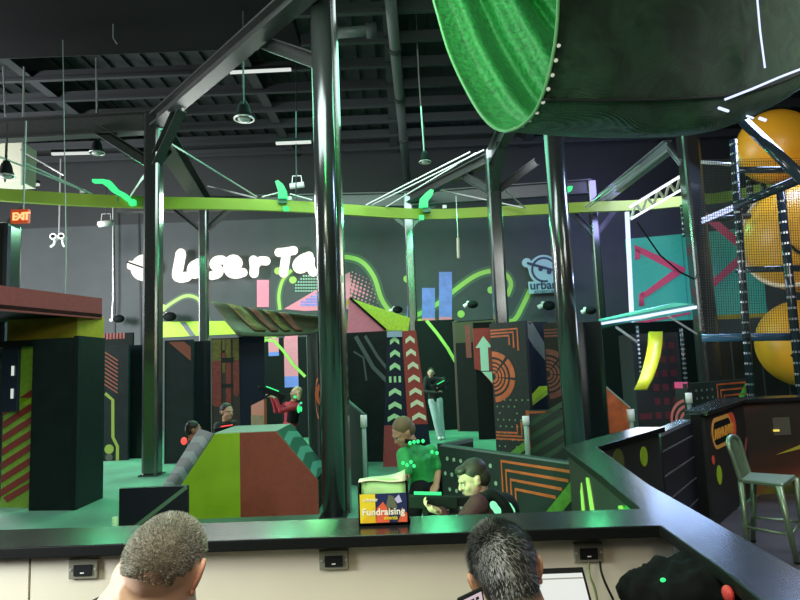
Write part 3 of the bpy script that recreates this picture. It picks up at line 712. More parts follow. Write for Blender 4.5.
MB().box((xL0, Yf+.045, 0), (xL0+.04, Yf+dep*.8, .18), blackm).build('side_board', rb)
# ================================================================== sail and hood above the boards
def sheet(pts, m, name, label, cat, th=.03, extra=None):
    s = MB(); s.prism(pts, (0, th, 0), m)
    if extra:
        for q, mm in extra: s.prism([V(p)-V((0, .004, 0)) for p in q], (0, .003, 0), mm)
    return tag(s.build(name), label, cat)
so = mat('sail_olive', (.05, .06, .025), .7, noise=.25, nscale=3)
Ys = 10.9
rows = []
for i in range(13):
    u = i/12
    topx = 209+u*111; topy = 300+u*17+math.sin(u*PI)*1.5
    botx = 238+u*82; boty = 335-(0 if u < .3 else (u-.3)*3)+math.sin(u*PI)*1
    rows.append([D(topx+(botx-topx)*v, topy+(boty-topy)*v, Ys+math.sin(v*PI)*.15-.6*v*(1-u)) for v in [j/6 for j in range(7)]])
s = MB(); s.grid(rows, so)
stripes = [(.15, .28, drip2), (.34, .42, mat('sail_brown', (.14, .06, .03), .7)), (.48, .56, drip2), (.62, .7, mat('sail_brown', (.14, .06, .03), .7))]
for a, b, mm in stripes:
    r2 = []
    for i in range(5):
        v = .12+i*.19
        r2.append([rows[0][0].lerp(rows[0][0], 0)*0+sum(([rows[int(u*12)][int(v*6)].lerp(rows[min(12, int(u*12)+1)][int(v*6)], u*12-int(u*12))]), V((0, 0, 0)))+V((0, -.03, 0)) for u in (min(.97, a+.25*(1-v)*-.5+.12), min(.98, b+.25*(1-v)*-.5+.12))])
    s.grid(r2, mm)
so_ = s.build('shade_sail', None, True); so_.modifiers.new('t', 'SOLIDIFY').thickness = .02
tag(so_, 'olive camouflage shade sail stretched above the boards left of the centre column', 'shade sail')
Yh = 10.8
hd = thing('pitched_hood', D(370, 320, Yh), 'pitched pink and yellow hood above the charcoal board', 'hood')
dd = V((0, .9, 0))
MB().prism([D(347, 331, Yh), D(349, 298, Yh), D(384, 329, Yh), D(384, 333, Yh), D(347, 333.5, Yh)], (0, .05, 0), pink).build('pink_gable', hd)
MB().prism([D(350, 298, Yh), D(384, 329, Yh), D(384, 333, Yh), D(408, 332, Yh+.3), D(410, 318, Yh+.6)], (0, .04, 0), mat('hood_yellow', (.5, .55, .03), .5, noise=.15)).build('yellow_slope', hd)
MB().prism([D(338, 326, Yh), D(347, 300, Yh), D(351, 297, Yh), D(341, 318, Yh), D(338, 331, Yh)], (0, .06, 0), mat('gold', (.75, .55, .02), .5)).build('gold_edge', hd)
MB().bar(D(350, 298, Yh-.03), D(386, 330, Yh-.03), .03, .04, blackm).build('ridge_trim', hd)
# ================================================================== LEDGE AND BARS
topm = mat('bar_top', (.035, .037, .043), .2, .6, noise=.25, nscale=30)
crm = mat('cream_laminate', (.6, .57, .47), .45, noise=.04, nscale=3)
ZT = 1.07
lw_ = thing('divider_wall', (-1.2, 2.1, 0), 'cream half wall with outlets below the black ledge', 'half wall')
MB().box((X(26, 570, 2.03)+.004, 2.05, 0), (.86, 2.17, 1.03), crm).build('panel_board', lw_)
MB().box((-2.6, 2.05, 0), (X(26, 570, 2.03)-.004, 2.17, 1.03), crm).build('panel_board', lw_)
# one ledge that runs frontal, turns toward the camera and away along the bar
A0 = G(0, 547, ZT); A1 = G(660, 525.5, ZT); A2 = G(600, 509, ZT)
lg1 = V((-2.7, A0.y+.02, ZT)); 
led = MB(); edgem = mat('ledge_edge', (.004, .005, .005), .6, spec=.12)
poly = [V((-2.7, 2.03, ZT)), G(660, 525.5, ZT), G(720, 568, ZT), V((.70, .9, ZT)), V((.92, .9, ZT)), G(800, 570, ZT), G(700, 513, ZT), G(650, 485, ZT), G(597, 447, ZT),
        G(665, 427, ZT), G(637, 427, ZT), G(562, 446.5, ZT), G(600, 475, ZT), G(640, 508.5, ZT), V((-2.7, 2.28, ZT))]
led.prism(poly, (0, 0, -.036), topm)
for q_ in range(1, len(led.f)): led.m[q_] = led.mi(edgem)
lo = led.build('ledge_top', None, False, .004); lo.name = 'bar_ledge'
tag(lo, 'black glossy ledge top running across the front and back along the bar', 'ledge')
# fixing screws and edge
sc = MB()
# bar base walls under the angled arms
blkw = mat('bar_wall_black', (.014, .017, .018), .45)
def wallrun(name, a, b, th, z1, m, label, deco=None, side=1):
    P = Panel(a, b, 0, z1, th, m)
    if deco: deco(P)
    return tag(P.build(name), label, 'bar wall')
i0 = G(640, 508.5, ZT); i1 = G(562, 446.5, ZT)
P = Panel((i0.x+.03, i0.y-.1), (i1.x+.03, i1.y-.02), 0, 1.03, .1, blkw)
bright = mat('bar_wall_lit_green', (.03, .4, .08), .5, noise=.3)  # green patch paints the green light on this wall; the lime streaks are mural
P.deco([(0, .35), (.62, .35), (.62, .62), (.25, .98), (0, .98)], bright, .003)
P.deco([(.14, .5), (.2, .5), (.32, .95), (.27, .97)], limel, .006); P.deco([(.34, .5), (.44, .5), (.46, .72), (.44, .74)], limel, .006); P.deco([(.2, .5), (.26, .5), (.3, .66), (.28, .68)], limel, .006)
P.deco([(.52, .5), (.60, .5), (.70, .95), (.66, .96)], limel, .006); P.deco([(.72, .5), (.82, .5), (.80, .85), (.78, .9)], limel, .006)
tag(P.build('bar_side_wall'), 'bar side wall with lime streaks seen behind the ledge', 'bar wall')
n0 = G(720, 575, 1.0); n1 = G(662, 533, 1.0)
P = Panel((.80, .9), (.84, 2.0), 0, 1.03, .05, mat('lobby_side_wall', (.05, .055, .055), .5)); tag(P.build('bar_side_wall'), 'dark bar side wall below the near arm of the ledge', 'bar wall')
q0 = G(597, 447, ZT); q1 = G(665, 427, ZT)
P = Panel((q0.x+.02, q0.y+.03), (q1.x-.05, q1.y+.0), 0, 1.03, .1, mat('bar_wall_char', (.022, .026, .026), .5))
pass
def puv(P, px, py):
    r = ray(px, py); o = V((0, 0, H)); t = (P.a-o).dot(P.n)/r.dot(P.n); h = o+r*t
    return ((h-P.a).dot((P.b-P.a).normalized())/(P.b-P.a).length, (h.z-P.z0)/(P.z1-P.z0))
P.disc(*puv(P, 643.5, 456.5), .068, lime, 20, .006); P.disc(*puv(P, 618, 463), .09, mat('lime_blur', (.12, .16, .03), .6), 20, .006)
tag(P.build('bar_back_wall'), 'black bar wall with a lime dot beneath the back ledge arm', 'bar wall')
MB().prism([(.95, 3.6, 0), (2.0, 4.6, 0), (2.9, 5.9, 0), (4.2, 7.2, 0), (13, 7.2, 0), (13, 3.9, 0), (.95, 3.9, 0)][0:6]+[(1.0, 3.9, 0)], (0, 0, .005), MATS['lobby_floor']).build('floor')['kind'] = 'structure'
# gate with horizontal planks
g0 = (X(662, 450, 4.75), 4.75); g1 = (X(692, 425, 5.65), 5.65)
gt = thing('swing_gate', (*g0, 0), 'dark plank gate with a pale top edge between the two bars', 'gate')
gm = mat('gate_navy', (.012, .018, .035), .35)
P = Panel(g0, g1, .12, Z(660, 437, 4.75), .06, gm)
for v in (.2, .42, .64, .86): P.rect(0, v, 1, v+.012, mat('gap_line', (.15, .17, .17), .5))
P.build('plank_panel', gt)
P2 = Panel(g0, g1, Z(660, 437, 4.75), Z(660, 437, 4.75)+.03, .1, mat('gate_cap', (.3, .38, .5), .25, .5)); P2.build('top_rail', gt)
MB().box((g1[0]-.02, g1[1]-.03, 0), (g1[0]+.07, g1[1]+.06, 1.05), blackm).build('gate_post', gt)
# right bar
r0 = G(684, 411, ZT); r1 = G(707, 411, ZT); r2 = G(745, 399.5, ZT); r3 = G(800, 397, ZT)
rbt = thing('right_bar', (r1.x, r1.y, 0), 'black sprayed bar with an orange-edged ARENA ENTRY badge at the right', 'bar')
far = V((6.6, 7.35, ZT)); 
tp = [r0, r1+V((-.02, -.05, 0)), r2, V((6.6, 7.05, ZT)), far, V((3.75, 7.3, ZT))]
MB().prism(tp, (0, 0, -.04), topm).build('bar_top', rbt, False, .004)
f0 = (r1.x-.02, r1.y+.02); f1 = (r2.x, r2.y+.05)
P = Panel(f0, f1, 0, 1.03, .12, mat('bar_front_char', (.02, .022, .022), .5, noise=.2, nscale=4))
def pill(P, cu_, cv_, wd, ht, m, off, n=8, skew=0):
    W = (P.b-P.a).length; Hh = P.z1-P.z0; r = ht/2; pts = []
    for k in range(n+1):
        t = -PI/2+PI*k/n; pts.append((cu_+(wd/2-r+math.cos(t)*r)/W, cv_+math.sin(t)*r/Hh))
    for k in range(n+1):
        t = PI/2+PI*k/n; pts.append((cu_+(-wd/2+r+math.cos(t)*r)/W, cv_+math.sin(t)*r/Hh))
    P.deco(pts, m, off)
WW = (P.b-P.a).length
pill(P, .42, .80, .98, .30, mat('badge_red', (.9, .12, .06), .5), .004)
pill(P, .42-.1/WW, .80, .78, .30, mat('badge_orange', (.95, .5, .12), .5), .006)
pill(P, .42-.1/WW, .80, .70, .22, blackm, .009)
e = (P.b-P.a).normalized(); n_ = P.n
text_into(P, 'ARENA ENTRY', P.p(.42-.1/WW-.33/WW, .755, .012), e, (0, 0, 1), .125, mat('badge_text', (.95, .45, .06), .5), .003, .005, spacing=.92)
P.disc(.2, .42, .09, lime, 18); P.disc(.1, .58, .045, mat('badge_red', (.9, .12, .06), .5), 10)
P.line([(.75, 0), (.8, .3), (1, .62)], .06, mat('spray_pink', (.35, .09, .09), .7))
P.build('bar_front', rbt)
# long mural front
spr = bpy.data.materials.new('sprayed_mural'); spr.use_nodes = True; nt = spr.node_tree; b = nt.nodes['Principled BSDF']; b.inputs['Roughness'].default_value = .5
tc = nt.nodes.new('ShaderNodeTexCoord'); mp = nt.nodes.new('ShaderNodeMapping'); mp.inputs['Rotation'].default_value = (0, .6, 0); mp.inputs['Scale'].default_value = (.5, 1, 1.6); mp.inputs['Location'].default_value = (2.3, 0, .35)
nz = nt.nodes.new('ShaderNodeTexNoise'); nz.inputs['Scale'].default_value = .9; nz.inputs['Detail'].default_value = 1.2
rr_ = nt.nodes.new('ShaderNodeValToRGB'); el = rr_.color_ramp.elements
el[0].position = .42; el[0].color = (.03, .024, .02, 1); el[1].position = .72; el[1].color = (.03, .024, .02, 1)
for p_, c_ in ((.50, (.06, .028, .018, 1)), (.56, (.18, .05, .03, 1)), (.61, (.16, .15, .02, 1)), (.65, (.06, .08, .02, 1))):
    x_ = rr_.color_ramp.elements.new(p_); x_.color = c_
nt.links.new(tc.outputs['Object'], mp.inputs[0]); nt.links.new(mp.outputs[0], nz.inputs['Vector']); nt.links.new(nz.outputs[0], rr_.inputs[0]); nt.links.new(rr_.outputs[0], b.inputs['Base Color'])
P = Panel((r2.x, r2.y+.06), (6.6, 7.1), 0, 1.03, .1, spr)
P.deco([(.12, .42), (.5, .60), (.52, .66), (.28, .56)], mat('mural_yellow', (.45, .4, .04), .6), .004)
P.build('mural_front', rbt)
# tap / register on the shelf in front of the bar
t = thing('counter_gadget', (4.05, 6.9, .8), 'small pale gadget on the mural bar near the right edge', 'device')
MB().box((X(784, 425, 6.9)-.12, 6.98, Z(784, 436, 6.9)), (X(784, 425, 6.9)+.12, 7.03, Z(784, 418, 6.9)), mat('gadget', (.1, .1, .08), .4)).build('body', t)
MB().box((X(784, 425, 6.9)-.08, 6.96, Z(784, 432, 6.9)), (X(784, 425, 6.9)-.02, 6.99, Z(784, 430, 6.9)), emis('gadget_led', (1, .8, .15), .9)).build('indicator', t)
# chair
def cyl(a, b, r, m, n=10): return MB().tube([a, b], r, m, n)
cm = mat('chair_green_metal', (.3, .42, .3), .35, .55)
c0 = V((3.0, 5.2, 0))
fl_ = G(772, 558, 0)  # front right leg foot
ch = thing('metal_chair', (3.2, 5.3, 0), 'pale green metal slat-back chair standing at the right bar', 'chair')
sz = .50
Yn, Yf_ = 4.95, 5.42
sA = D(741, 478.5, 5.0); sz = sA.z; sB = G(783, 484, sz); sC = G(796, 475, sz); sD = G(749.5, 472, sz)
s = MB(); s.prism([sA, sB, sC, sD], (0, 0, -.035), cm); s.build('seat', ch, False, .01)
for nm, top, foot in (('leg', sA+V((.01, .02, 0)), V((sA.x-.01, sA.y-.02, 0))), ('leg', sB+V((-.02, .02, 0)), V((sB.x+.03, sB.y-.02, 0))), ('leg', sC+V((-.02, -.02, 0)), V((sC.x+.03, sC.y+.03, 0))), ('leg', sD+V((.02, -.02, 0)), V((sD.x-.01, sD.y+.03, 0)))):
    l = MB().tube([top-V((0, 0, .02)), foot+V((0, 0, .02))], [.026, .018], cm, 10).build('leg', ch, True)
    MB().tube([foot+V((0, 0, .02)), foot], .02, blackm, 8).build('foot_cap', l)
lv = .36
legs = [(sA, (-.01, -.02)), (sB, (.02, -.01)), (sC, (.015, .02)), (sD, (-.0, .02))]
fp = [V((p.x+d[0]*.65, p.y+d[1]*.65, sz*lv)) for p, d in legs]
for i in range(4): MB().tube([fp[i], fp[(i+1) % 4]], .011, cm, 8).build('stretcher', ch, True)
bA = sA+V((.0, .01, 0)); bD = sD+V((0, 0, 0)); lean = D(727, 440, 5.03)-sA; hb = lean.z+.02; lean.z = 0
arch = [bA-V((0, 0, .02)), bA+lean*.5+V((0, 0, hb*.5)), bA+lean*.9+V((0, .01, hb*.86)), (bA+bD)/2+lean*1.05+V((0, 0, hb)), bD+lean*.9+V((0, -.02, hb*.88)), bD+lean*.5+V((0, 0, hb*.5)), bD-V((0, 0, .02))]
MB().tube(smooth(arch, 2), .018, cm, 10).build('back_frame', ch, True)
for k in range(6):
    t_ = (k+1)/7; p = bA.lerp(bD, t_); hh_ = hb*(.985-.28*(2*t_-1)**4)
    MB().bar(p, p+lean*1.0+V((0, 0, hh_)), .012, .008, cm, (1, 0, 0)).build('back_slat', ch)
# outlets
def outlet(px, py, label):
    c = D(px, py, 2.045); t = thing('power_outlet', c, label, 'outlet', 'steel outlet plates in the cream half wall')
    om = mat('outlet_plate', (.24, .24, .19), .35, .2)
    MB().box((c.x-.048, 2.038, c.z-.031), (c.x+.048, 2.05, c.z+.031), om).build('cover_plate', t, bevel=.003)
    MB().box((c.x-.029, 2.034, c.z-.02), (c.x+.029, 2.04, c.z+.014), blackm).build('socket', t)
    MB().box((c.x-.006, 2.032, c.z-.012), (c.x+.006, 2.035, c.z-.009), white).build('socket_mark', t)
    for s in (-1, 1): MB().tube([(c.x+s*.04, 2.039, c.z), (c.x+s*.04, 2.035, c.z)], .004, lightsteel, 8).build('screw', t)
outlet(84, 568.5, 'outlet plate at left, behind the shaved-headed man'); outlet(334, 559.5, 'middle outlet plate, below the flyer box'); outlet(588, 552, 'right outlet plate with cords hanging from it')
def cord(pts, label, m, r=.004):
    MB().tube(smooth([D(x, y, yy) for x, y, yy in pts], 2), r, m, 6).build('power_cord', bpy.data.objects['power_outlet.002'], True)['label'] = label
cord([(600, 562, 2.02), (601, 572, 1.98), (606, 585, 1.97), (616, 605, 1.97), (624, 640, 1.97)], 'black cord hanging from the right outlet', blackm)
cord([(589, 563, 2.02), (589, 575, 1.98), (595, 588, 1.98), (598, 605, 1.98), (598, 640, 1.97)], 'dull green cord hanging from the right outlet', mat('cord_olive', (.12, .16, .06), .5))
# flyer box on the ledge
fb = thing('flyer_box', (0, 2.12, ZT), 'black countertop box with a Fundraising poster and green papers', 'flyer holder')
Yb = 2.09
x0 = X(358, 500, Yb); x1 = X(409, 500, Yb); zb_ = ZT; zt_ = Z(383, 484, Yb)
MB().box((x0, Yb, zb_), (x1, Yb+.015, zb_+.02), blackm).box((x0, Yb, zb_), (x0+.004, Yb+.11, zt_), blackm).box((x1-.006, Yb, zb_), (x1, Yb+.11, zt_+.008), blackm).box((x0, Yb+.105, zb_), (x1, Yb+.11, zt_-.01), blackm).box((x0, Yb, zb_), (x1, Yb+.11, zb_+.006), blackm).build('box_frame', fb)
pst_ = Panel((x0+.006, Yb-.002), (x1-.008, Yb-.002), Z(383, 526, Yb)+.012, Z(383, 493.5, Yb), .004, mat('poster_navy', (.02, .03, .10), .35))
pst_.z0 = pst_.z0
pst_.rect(0, 0, .33, 1, mat('poster_yellow', (.75, .6, .03), .4), .001)
for q, m_ in (([(.33, 0), (.62, 0), (.58, .5), (.5, .72), (.36, .5)], mat('poster_red', (.7, .12, .05), .4)), ([(.8, 0), (1, 0), (1, .3), (.9, .4)], mat('poster_red', (.7, .12, .05), .4)), ([(.55, .55), (.62, .95), (.72, .9), (.8, .5), (.68, .4)], mat('poster_olive', (.12, .14, .09), .4)), ([(.74, .8), (.84, .95), (.9, .7), (.8, .65)], mat('poster_pale', (.5, .5, .75), .4)),
              ([(.0, .0), (.33, 0), (.3, .55), (.2, .4)], mat('poster_gold', (.7, .45, .02), .4)), ([(.6, .35), (.66, .52), (.73, .4)], mat('poster_skin', (.6, .3, .2), .4)), ([(.86, .3), (.9, .5), (.96, .35)], mat('poster_skin', (.6, .3, .2), .4))):
    pst_.deco(q, m_, .0016)
e = (1, 0, 0)
text_into(pst_, 'Fundraising', pst_.p(.04, .27, .0022), e, (0, 0, 1), .031, mat('poster_white', (.85, .85, .7), .4), .0004, .0007, spacing=1.02)
text_into(pst_, 'urbanair', pst_.p(.07, .75, .0022), e, (0, 0, 1), .015, mat('poster_white', (.85, .85, .7), .4), .0004, .0003)
text_into(pst_, 'events', pst_.p(.5, .1, .0022), e, (0, 0, 1), .018, mat('poster_yellow', (.75, .6, .03), .4), .0004, .0004)
pst_.build('poster', fb)
pp1 = MB(); grp = mat('flyer_green', (.3, .6, .22), .5)
for k in range(5):
    rows = [[V((x0+.01+(x1-x0-.02)*u, Yb+.02+k*.012+.02*v, zb_+.02+(zt_-zb_-.02+(.012*math.sin(u*PI)) - .004*k*u)*v)) for u in [i/8 for i in range(9)]] for v in (0, .5, 1)]
    s = MB(); s.grid(rows, grp); o = s.build('flyer', fb, True); o.modifiers.new('t', 'SOLIDIFY').thickness = .002
rows = [[V((x0+.0+(x1-x0-.01)*u, Yb+.03+.06*v, zt_+.004+.028*u*u*v+.004*math.sin(u*6))) for u in [i/10 for i in range(11)]] for v in (0, .5, 1)]
s = MB(); s.grid(rows, mat('flyer_cream', (.55, .6, .4), .5)); o = s.build('loose_flyer', fb, True); o.modifiers.new('t', 'SOLIDIFY').thickness = .0015
# desk, laptop, phone
dk = thing('desk', (.1, 1.75, 0), 'plain desk against the cream half wall, under the laptop', 'desk')
MB().box((-.7, 1.42, .72), (.66, 2.02, .75), mat('desk_top', (.2, .17, .13), .5)).build('table_top', dk)
for sx in (-.66, .6):
    for sy in (1.46, 1.97): MB().box((sx, sy-.02, 0), (sx+.04, sy+.02, .72), blackm).build('leg', dk)
Yl = 1.72; lt = thing('laptop', D(550, 590, Yl), 'open laptop with a bright white page beside the dark-haired man', 'laptop')
q = [D(520, 572, Yl), D(582, 566.5, Yl)]
tl = V((X(498, 570, Yl), Yl, Z(540, 568.5, Yl))); tr = V((X(583, 570, Yl), Yl, Z(583, 567, Yl)))
bz_ = .765
bl_ = V((tl.x+.01, Yl-.09, bz_)); br_ = V((tr.x+.035, Yl-.09, bz_))
nrm = (br_-bl_).cross(tl-bl_).normalized()
MB().prism([bl_, br_, tr, tl], -nrm*.008 if nrm.y < 0 else nrm*.008, blackm).build('lid', lt)
nrm = nrm if nrm.y < 0 else -nrm
ins = lambda u, v: bl_.lerp(br_, u).lerp(tl.lerp(tr, u), v)+nrm*.002
scr = MB().prism([ins(.02, .05), ins(.97, .05), ins(.97, .95), ins(.02, .95)], nrm*.001, emis('laptop_screen', (.92, .96, .9), .85))
scr.prism([ins(.02, .9)+nrm*.001, ins(.97, .9)+nrm*.001, ins(.97, .912)+nrm*.001, ins(.02, .912)+nrm*.001], nrm*.0005, mat('screen_line', (.3, .3, .3), .5))
scr.prism([ins(.74, .45)+nrm*.001, ins(.92, .45)+nrm*.001, ins(.92, .458)+nrm*.001, ins(.74, .458)+nrm*.001], nrm*.0005, blackm)
scr.build('screen', lt)
MB().prism([bl_, br_, br_+V((0, -.24, -.005)), bl_+V((0, -.24, -.005))], (0, 0, -.012), mat('laptop_base', (.2, .2, .2), .4)).build('keyboard_base', lt)
ph = thing('smartphone', D(470, 598, 1.38), 'smartphone with a lit pinkish screen held by the dark-haired man', 'phone')
pa = D(457, 599, 1.38); pb = D(482, 587, 1.38); dn = V((.018, -.03, -.14))
MB().prism([pa, pb, pb+dn, pa+dn], (0, .008, 0), blackm).build('body', ph, bevel=.003)
f = lambda u, v: pa.lerp(pb, u)+dn*v+V((0, -.001, 0))
MB().prism([f(.06, .05), f(.94, .05), f(.94, .95), f(.06, .95)], (0, -.001, 0), emis('phone_screen', (.8, .62, .7), .8)).build('screen', ph)
m = MB()
for k in range(4): m.prism([f(.15+k*.18, .09), f(.27+k*.18, .09), f(.27+k*.18, .13), f(.15+k*.18, .13)], (0, -.002, 0), blackm)
m.build('status_icons', ph)
# dark coat heap at lower right
cb_ = MB(); ctm = mat('coat_black', (.005, .006, .006), .9, spec=.08, bump=.6, nscale=18)
for (x, y, Y, r) in ((690, 590, 1.75, (.13, .12, .10)), (660, 600, 1.75, (.1, .1, .09)), (720, 600, 1.65, (.12, .1, .09)), (676, 575, 1.8, (.06, .06, .05)), (694, 615, 1.7, (.14, .14, .14)), (645, 590, 1.8, (.03, .06, .06))):
    cb_.ell(D(x, y, Y), r, ctm, n=10)
cb_.tube([D(700, 600, 1.7), D(700, 700, 1.7), V((.62, 1.7, .5))], .15, ctm, 10)
cb_.box((.46, 1.5, 0), (.7, 1.9, .55), ctm)
o = fused(cb_, 'coat_pile', None, .012, 4)
tx = bpy.data.textures.new('folds', 'CLOUDS'); tx.noise_scale = .06
dm_ = o.modifiers.new('d', 'DISPLACE'); dm_.texture = tx; dm_.strength = .06; dm_.mid_level = .5
tag(o, 'black coat heaped below the near arm of the ledge', 'coat')
MB().ell(D(663, 580, 1.66), (.008, .004, .006), led_g, n=6).build('green_glint', o)  # emissive dot standing in for the green sheen on the coat
MB().ell(D(728, 594, 1.5), (.012, .02, .02), mat('red_tag', (.6, .05, .05), .5), n=8).build('red_tag', o)
# ================================================================== PLATFORM / TEAL WALL / SLIDE
Yt = 11.
pf = thing('lit_platform', D(650, 320, Yt), 'raised platform edged with white LED strips below the teal wall', 'platform')
p0 = D(600, 324, 9.6); p1 = D(694, 308, 8.9); p1 = V((p1.x+.9, p1.y-.3, p0.z)); zpl = p0.z
p1 = G(694, 307.5, zpl)
q0_ = G(634, 317, zpl+.12); 
MB().prism([p0, p1, V((p1.x+.3, 11.2, zpl)), V((p0.x-.05, 11.2, zpl))], (0, 0, .05), mat('platform_edge', (.05, .2, .2), .5)).build('deck_board', pf)
MB().bar(p0+V((0, -.04, 0)), p1+V((0, -.04, 0)), .035, .035, led_b).build('led_strip', pf)
MB().prism([p0+V((0, 0, .02)), p1+V((0, 0, .02)), G(694, 296, zpl+.3) if False else V((p1.x, p1.y+.5, zpl+.09)), V((p0.x+.15, p0.y+.5, zpl+.09))], (0, 0, .02), mat('teal_bevel', (.12, .5, .5), .4)).build('bevel_edge', pf)
tw = thing('teal_wall', D(690, 280, Yt), 'teal wall with two pink arrow outlines behind the net', 'wall panel')
P = Panel((X(629, 280, 10.95), 10.95), (X(764, 280, 10.35), 10.35), Z(645, 322, 10.9), Z(640, 238, 10.9), .1, teal)
def puv(P, px, py):
    # pixel ray meets the panel plane
    r = ray(px, py); o = V((0, 0, H)); t = (P.a-o).dot(P.n)/r.dot(P.n); h = o+r*t
    return ((h-P.a).dot((P.b-P.a).normalized())/(P.b-P.a).length, (h.z-P.z0)/(P.z1-P.z0))
def pl_(pts, m): P.deco([puv(P, *q) for q in pts], m, .01)
pl_([(634, 245), (640, 248), (685, 270), (640, 299), (642, 306), (634, 300) if False else (638, 303), (636, 297), (675, 270), (639, 254), (640, 260), (635, 261)], hotpink) if False else None
for q in ([(634, 245), (640, 247), (685, 268), (685, 272), (676, 272), (635, 251)], [(635, 248), (640, 250), (640, 259), (635, 260)], [(676, 268), (685, 271), (645, 298), (639, 296)], [(639, 294), (644, 291), (644, 306), (639, 306)],
          [(706, 212), (711, 215), (752, 249), (752, 255), (744, 253), (706, 221)], [(744, 250), (752, 254), (714, 287), (708, 284)], [(708, 278), (714, 275), (714, 291), (708, 293)], [(633, 322), (648, 320), (690, 312), (690, 314), (648, 322.5)], [(638, 301), (645, 297), (650, 310), (640, 312)] if False else [(639, 300), (644, 300), (644, 306), (639, 306)]):
    pl_(q, hotpink)
P.rect(.43, 0, .435, 1, mat('seam_teal', (.03, .3, .3), .5))
P.rect(.47, -.02, .99, .03, olivey, .012)
P.build('panel_board', tw)
MB().bar(D(627, 212, 10.4), D(632, 322, 10.4), .06, .06, led_b, (0, 1, 0)).build('led_post', tw)
# white lit truss
tr_ = thing('led_truss', D(655, 200, 10), 'white zigzag truss outlined by LED light above the teal wall', 'truss')
t0, t1 = D(630, 207, 10.45), D(697, 166, 10.5); b0, b1 = D(631, 219, 10.45), D(698, 180, 10.5)
MB().bar(t0, t1, .05, .05, led_w).build('top_chord', tr_); MB().bar(b0, b1, .04, .04, emis('soft_white_led', (.8, .9, .9), 1.8)).build('bottom_chord', tr_)
m = MB(); N = 12; wht = mat('truss_white', (.75, .78, .6), .4)
for k in range(N):
    a_ = t0.lerp(t1, k/N) if k % 2 else b0.lerp(b1, k/N); c_ = b0.lerp(b1, (k+1)/N) if k % 2 else t0.lerp(t1, (k+1)/N); m.bar(a_, c_, .035, .035, wht)
m.build('web', tr_)
# slide
sy = 9.6
sl_ = MB(); rows = []
pth = [((648, 662.5), 333), ((647.5, 662), 345), ((645.5, 660.5), 356), ((642.5, 657), 368), ((638.5, 652.5), 380), ((633.5, 647), 390)]
for (xa, xb), y in pth:
    rows.append([D(xa, y, sy-(y-333)*.012), D(xa+(xb-xa)*.5, y+.3, sy-(y-333)*.012+.02), D(xb, y, sy-(y-333)*.012)])
sl_.grid(rows, mat('slide_yellow', (.72, .74, .03), .35)); o = sl_.build('slide', None, True); o.modifiers.new('t', 'SOLIDIFY').thickness = .04
tag(o, 'curved bright yellow slide strip hanging under the lit platform', 'slide')
# climbing block with red squares
cbk = panel_px(635, 682, 10.0, 10.0, 333, mat('block_dark', (.02, .022, .026), .5), .6, 0, 380)
rsq = mat('dull_red_square', (.12, .018, .03), .6)
for j in range(8):
    cbk.rect(.03, .06+j*.115, .3, .11+j*.115, rsq) if j < 3 else None
    for i in range(3): cbk.rect(.38+i*.2, .06+j*.115, .50+i*.2, .115+j*.115, rsq)
tag(cbk.build('climbing_block'), 'dark block with rows of dull red squares behind the slide', 'block')
def padpole(px, y0, y1, Y, label, r=.045, px2=None, m=None, n=14):
    a_ = D(px, y0, Y); b_ = D(px2 if px2 else px+(y1-y0)*.06, y1, Y); b_ = V((a_.x, a_.y, b_.z)) if px2 is None else b_
    t = thing('padded_pole', (b_.x, b_.y, b_.z), label, 'pole')
    MB().tube([a_, b_], r, m or mat('pad_vinyl', (.02, .03, .04), .15), 12).build('foam_sleeve', t, True)
    for k in range(n):
        s_ = MB()
        c_ = a_.lerp(b_, (k+.5)/n); d_ = (b_-a_).normalized(); s_.tube([c_-d_*.014, c_+d_*.014], r*1.05, mat('tape_silver', (.28, .31, .34), .3, .7), 8); s_.build('tape_band', t)
    return t
for i in range(1):
    padpole(637, 325, 378, 9.8, 'thin taped pole left of the yellow slide', .025, n=12)
    padpole(681, 328, 385, 9.6, 'thin taped pole right of the yellow slide', .03, n=12)
MB_ = MB().bar(D(616, 327, 9.5), D(637, 342, 9.8), .03, .03, lightsteel); tag(MB_.build('brace_bar'), 'thin pale brace under the left end of the lit platform', 'brace')
MB_ = MB().bar(D(668, 316, 9.5), D(697, 334, 9.5), .025, .025, lightsteel); tag(MB_.build('brace_bar'), 'pale brace under the right end of the platform', 'brace')
# low boards before the right bar
P = panel_px(676, 689, 8.6, 8.4, 382, mat('circuit_grey', (.05, .065, .06), .5, noise=.15), .06, 0, 400)
P.rect(0, .93, 1, 1, hotpink); 
for r in (.28, .2, .12): P.arc(.9, .55, r, .04, 1.7, 4.6, mat('dull_pink', (.5, .12, .12), .6))
tag(P.build('low_maze_wall'), 'narrow low board with dull pink rings left of the right bar', 'barricade')
P = panel_px(688, 752, 8.4, 9.2, 381, mat('low_wall_dark', (.03, .05, .045), .5), .06, 0, 400)
for k in range(3): P.line([(.45+k*.05, .3), (.45+k*.05, .96-k*.07), (.95, .96-k*.07)], .03, orange)
P.line([(.6, .5), (1, 1)], .1, green); P.line([(.75, .5), (1, .8)], .08, green)
for i in range(5):
    for j in range(5): P.disc(.05+i*.08, .55+j*.09, .02, mat('dot_dim', (.12, .18, .14), .6), 6)
tag(P.build('low_maze_wall'), 'dotted low wall with orange circuit and green stripe behind the right bar', 'barricade')
p_ = D(689.5, 405, 8.2); t = thing('marker_post', (p_.x, 8.2, 0), 'white-capped post at the corner of the low boards by the right bar', 'post')
MB().tube([(p_.x, 8.2, 0), (p_.x, 8.2, Z(689, 396, 8.2))], .03, gr_line, 8).build('post', t, True); MB().tube([(p_.x, 8.2, Z(689, 403, 8.2)), (p_.x, 8.2, Z(689, 393, 8.2))], .045, white, 8).build('post_cap', t, True)
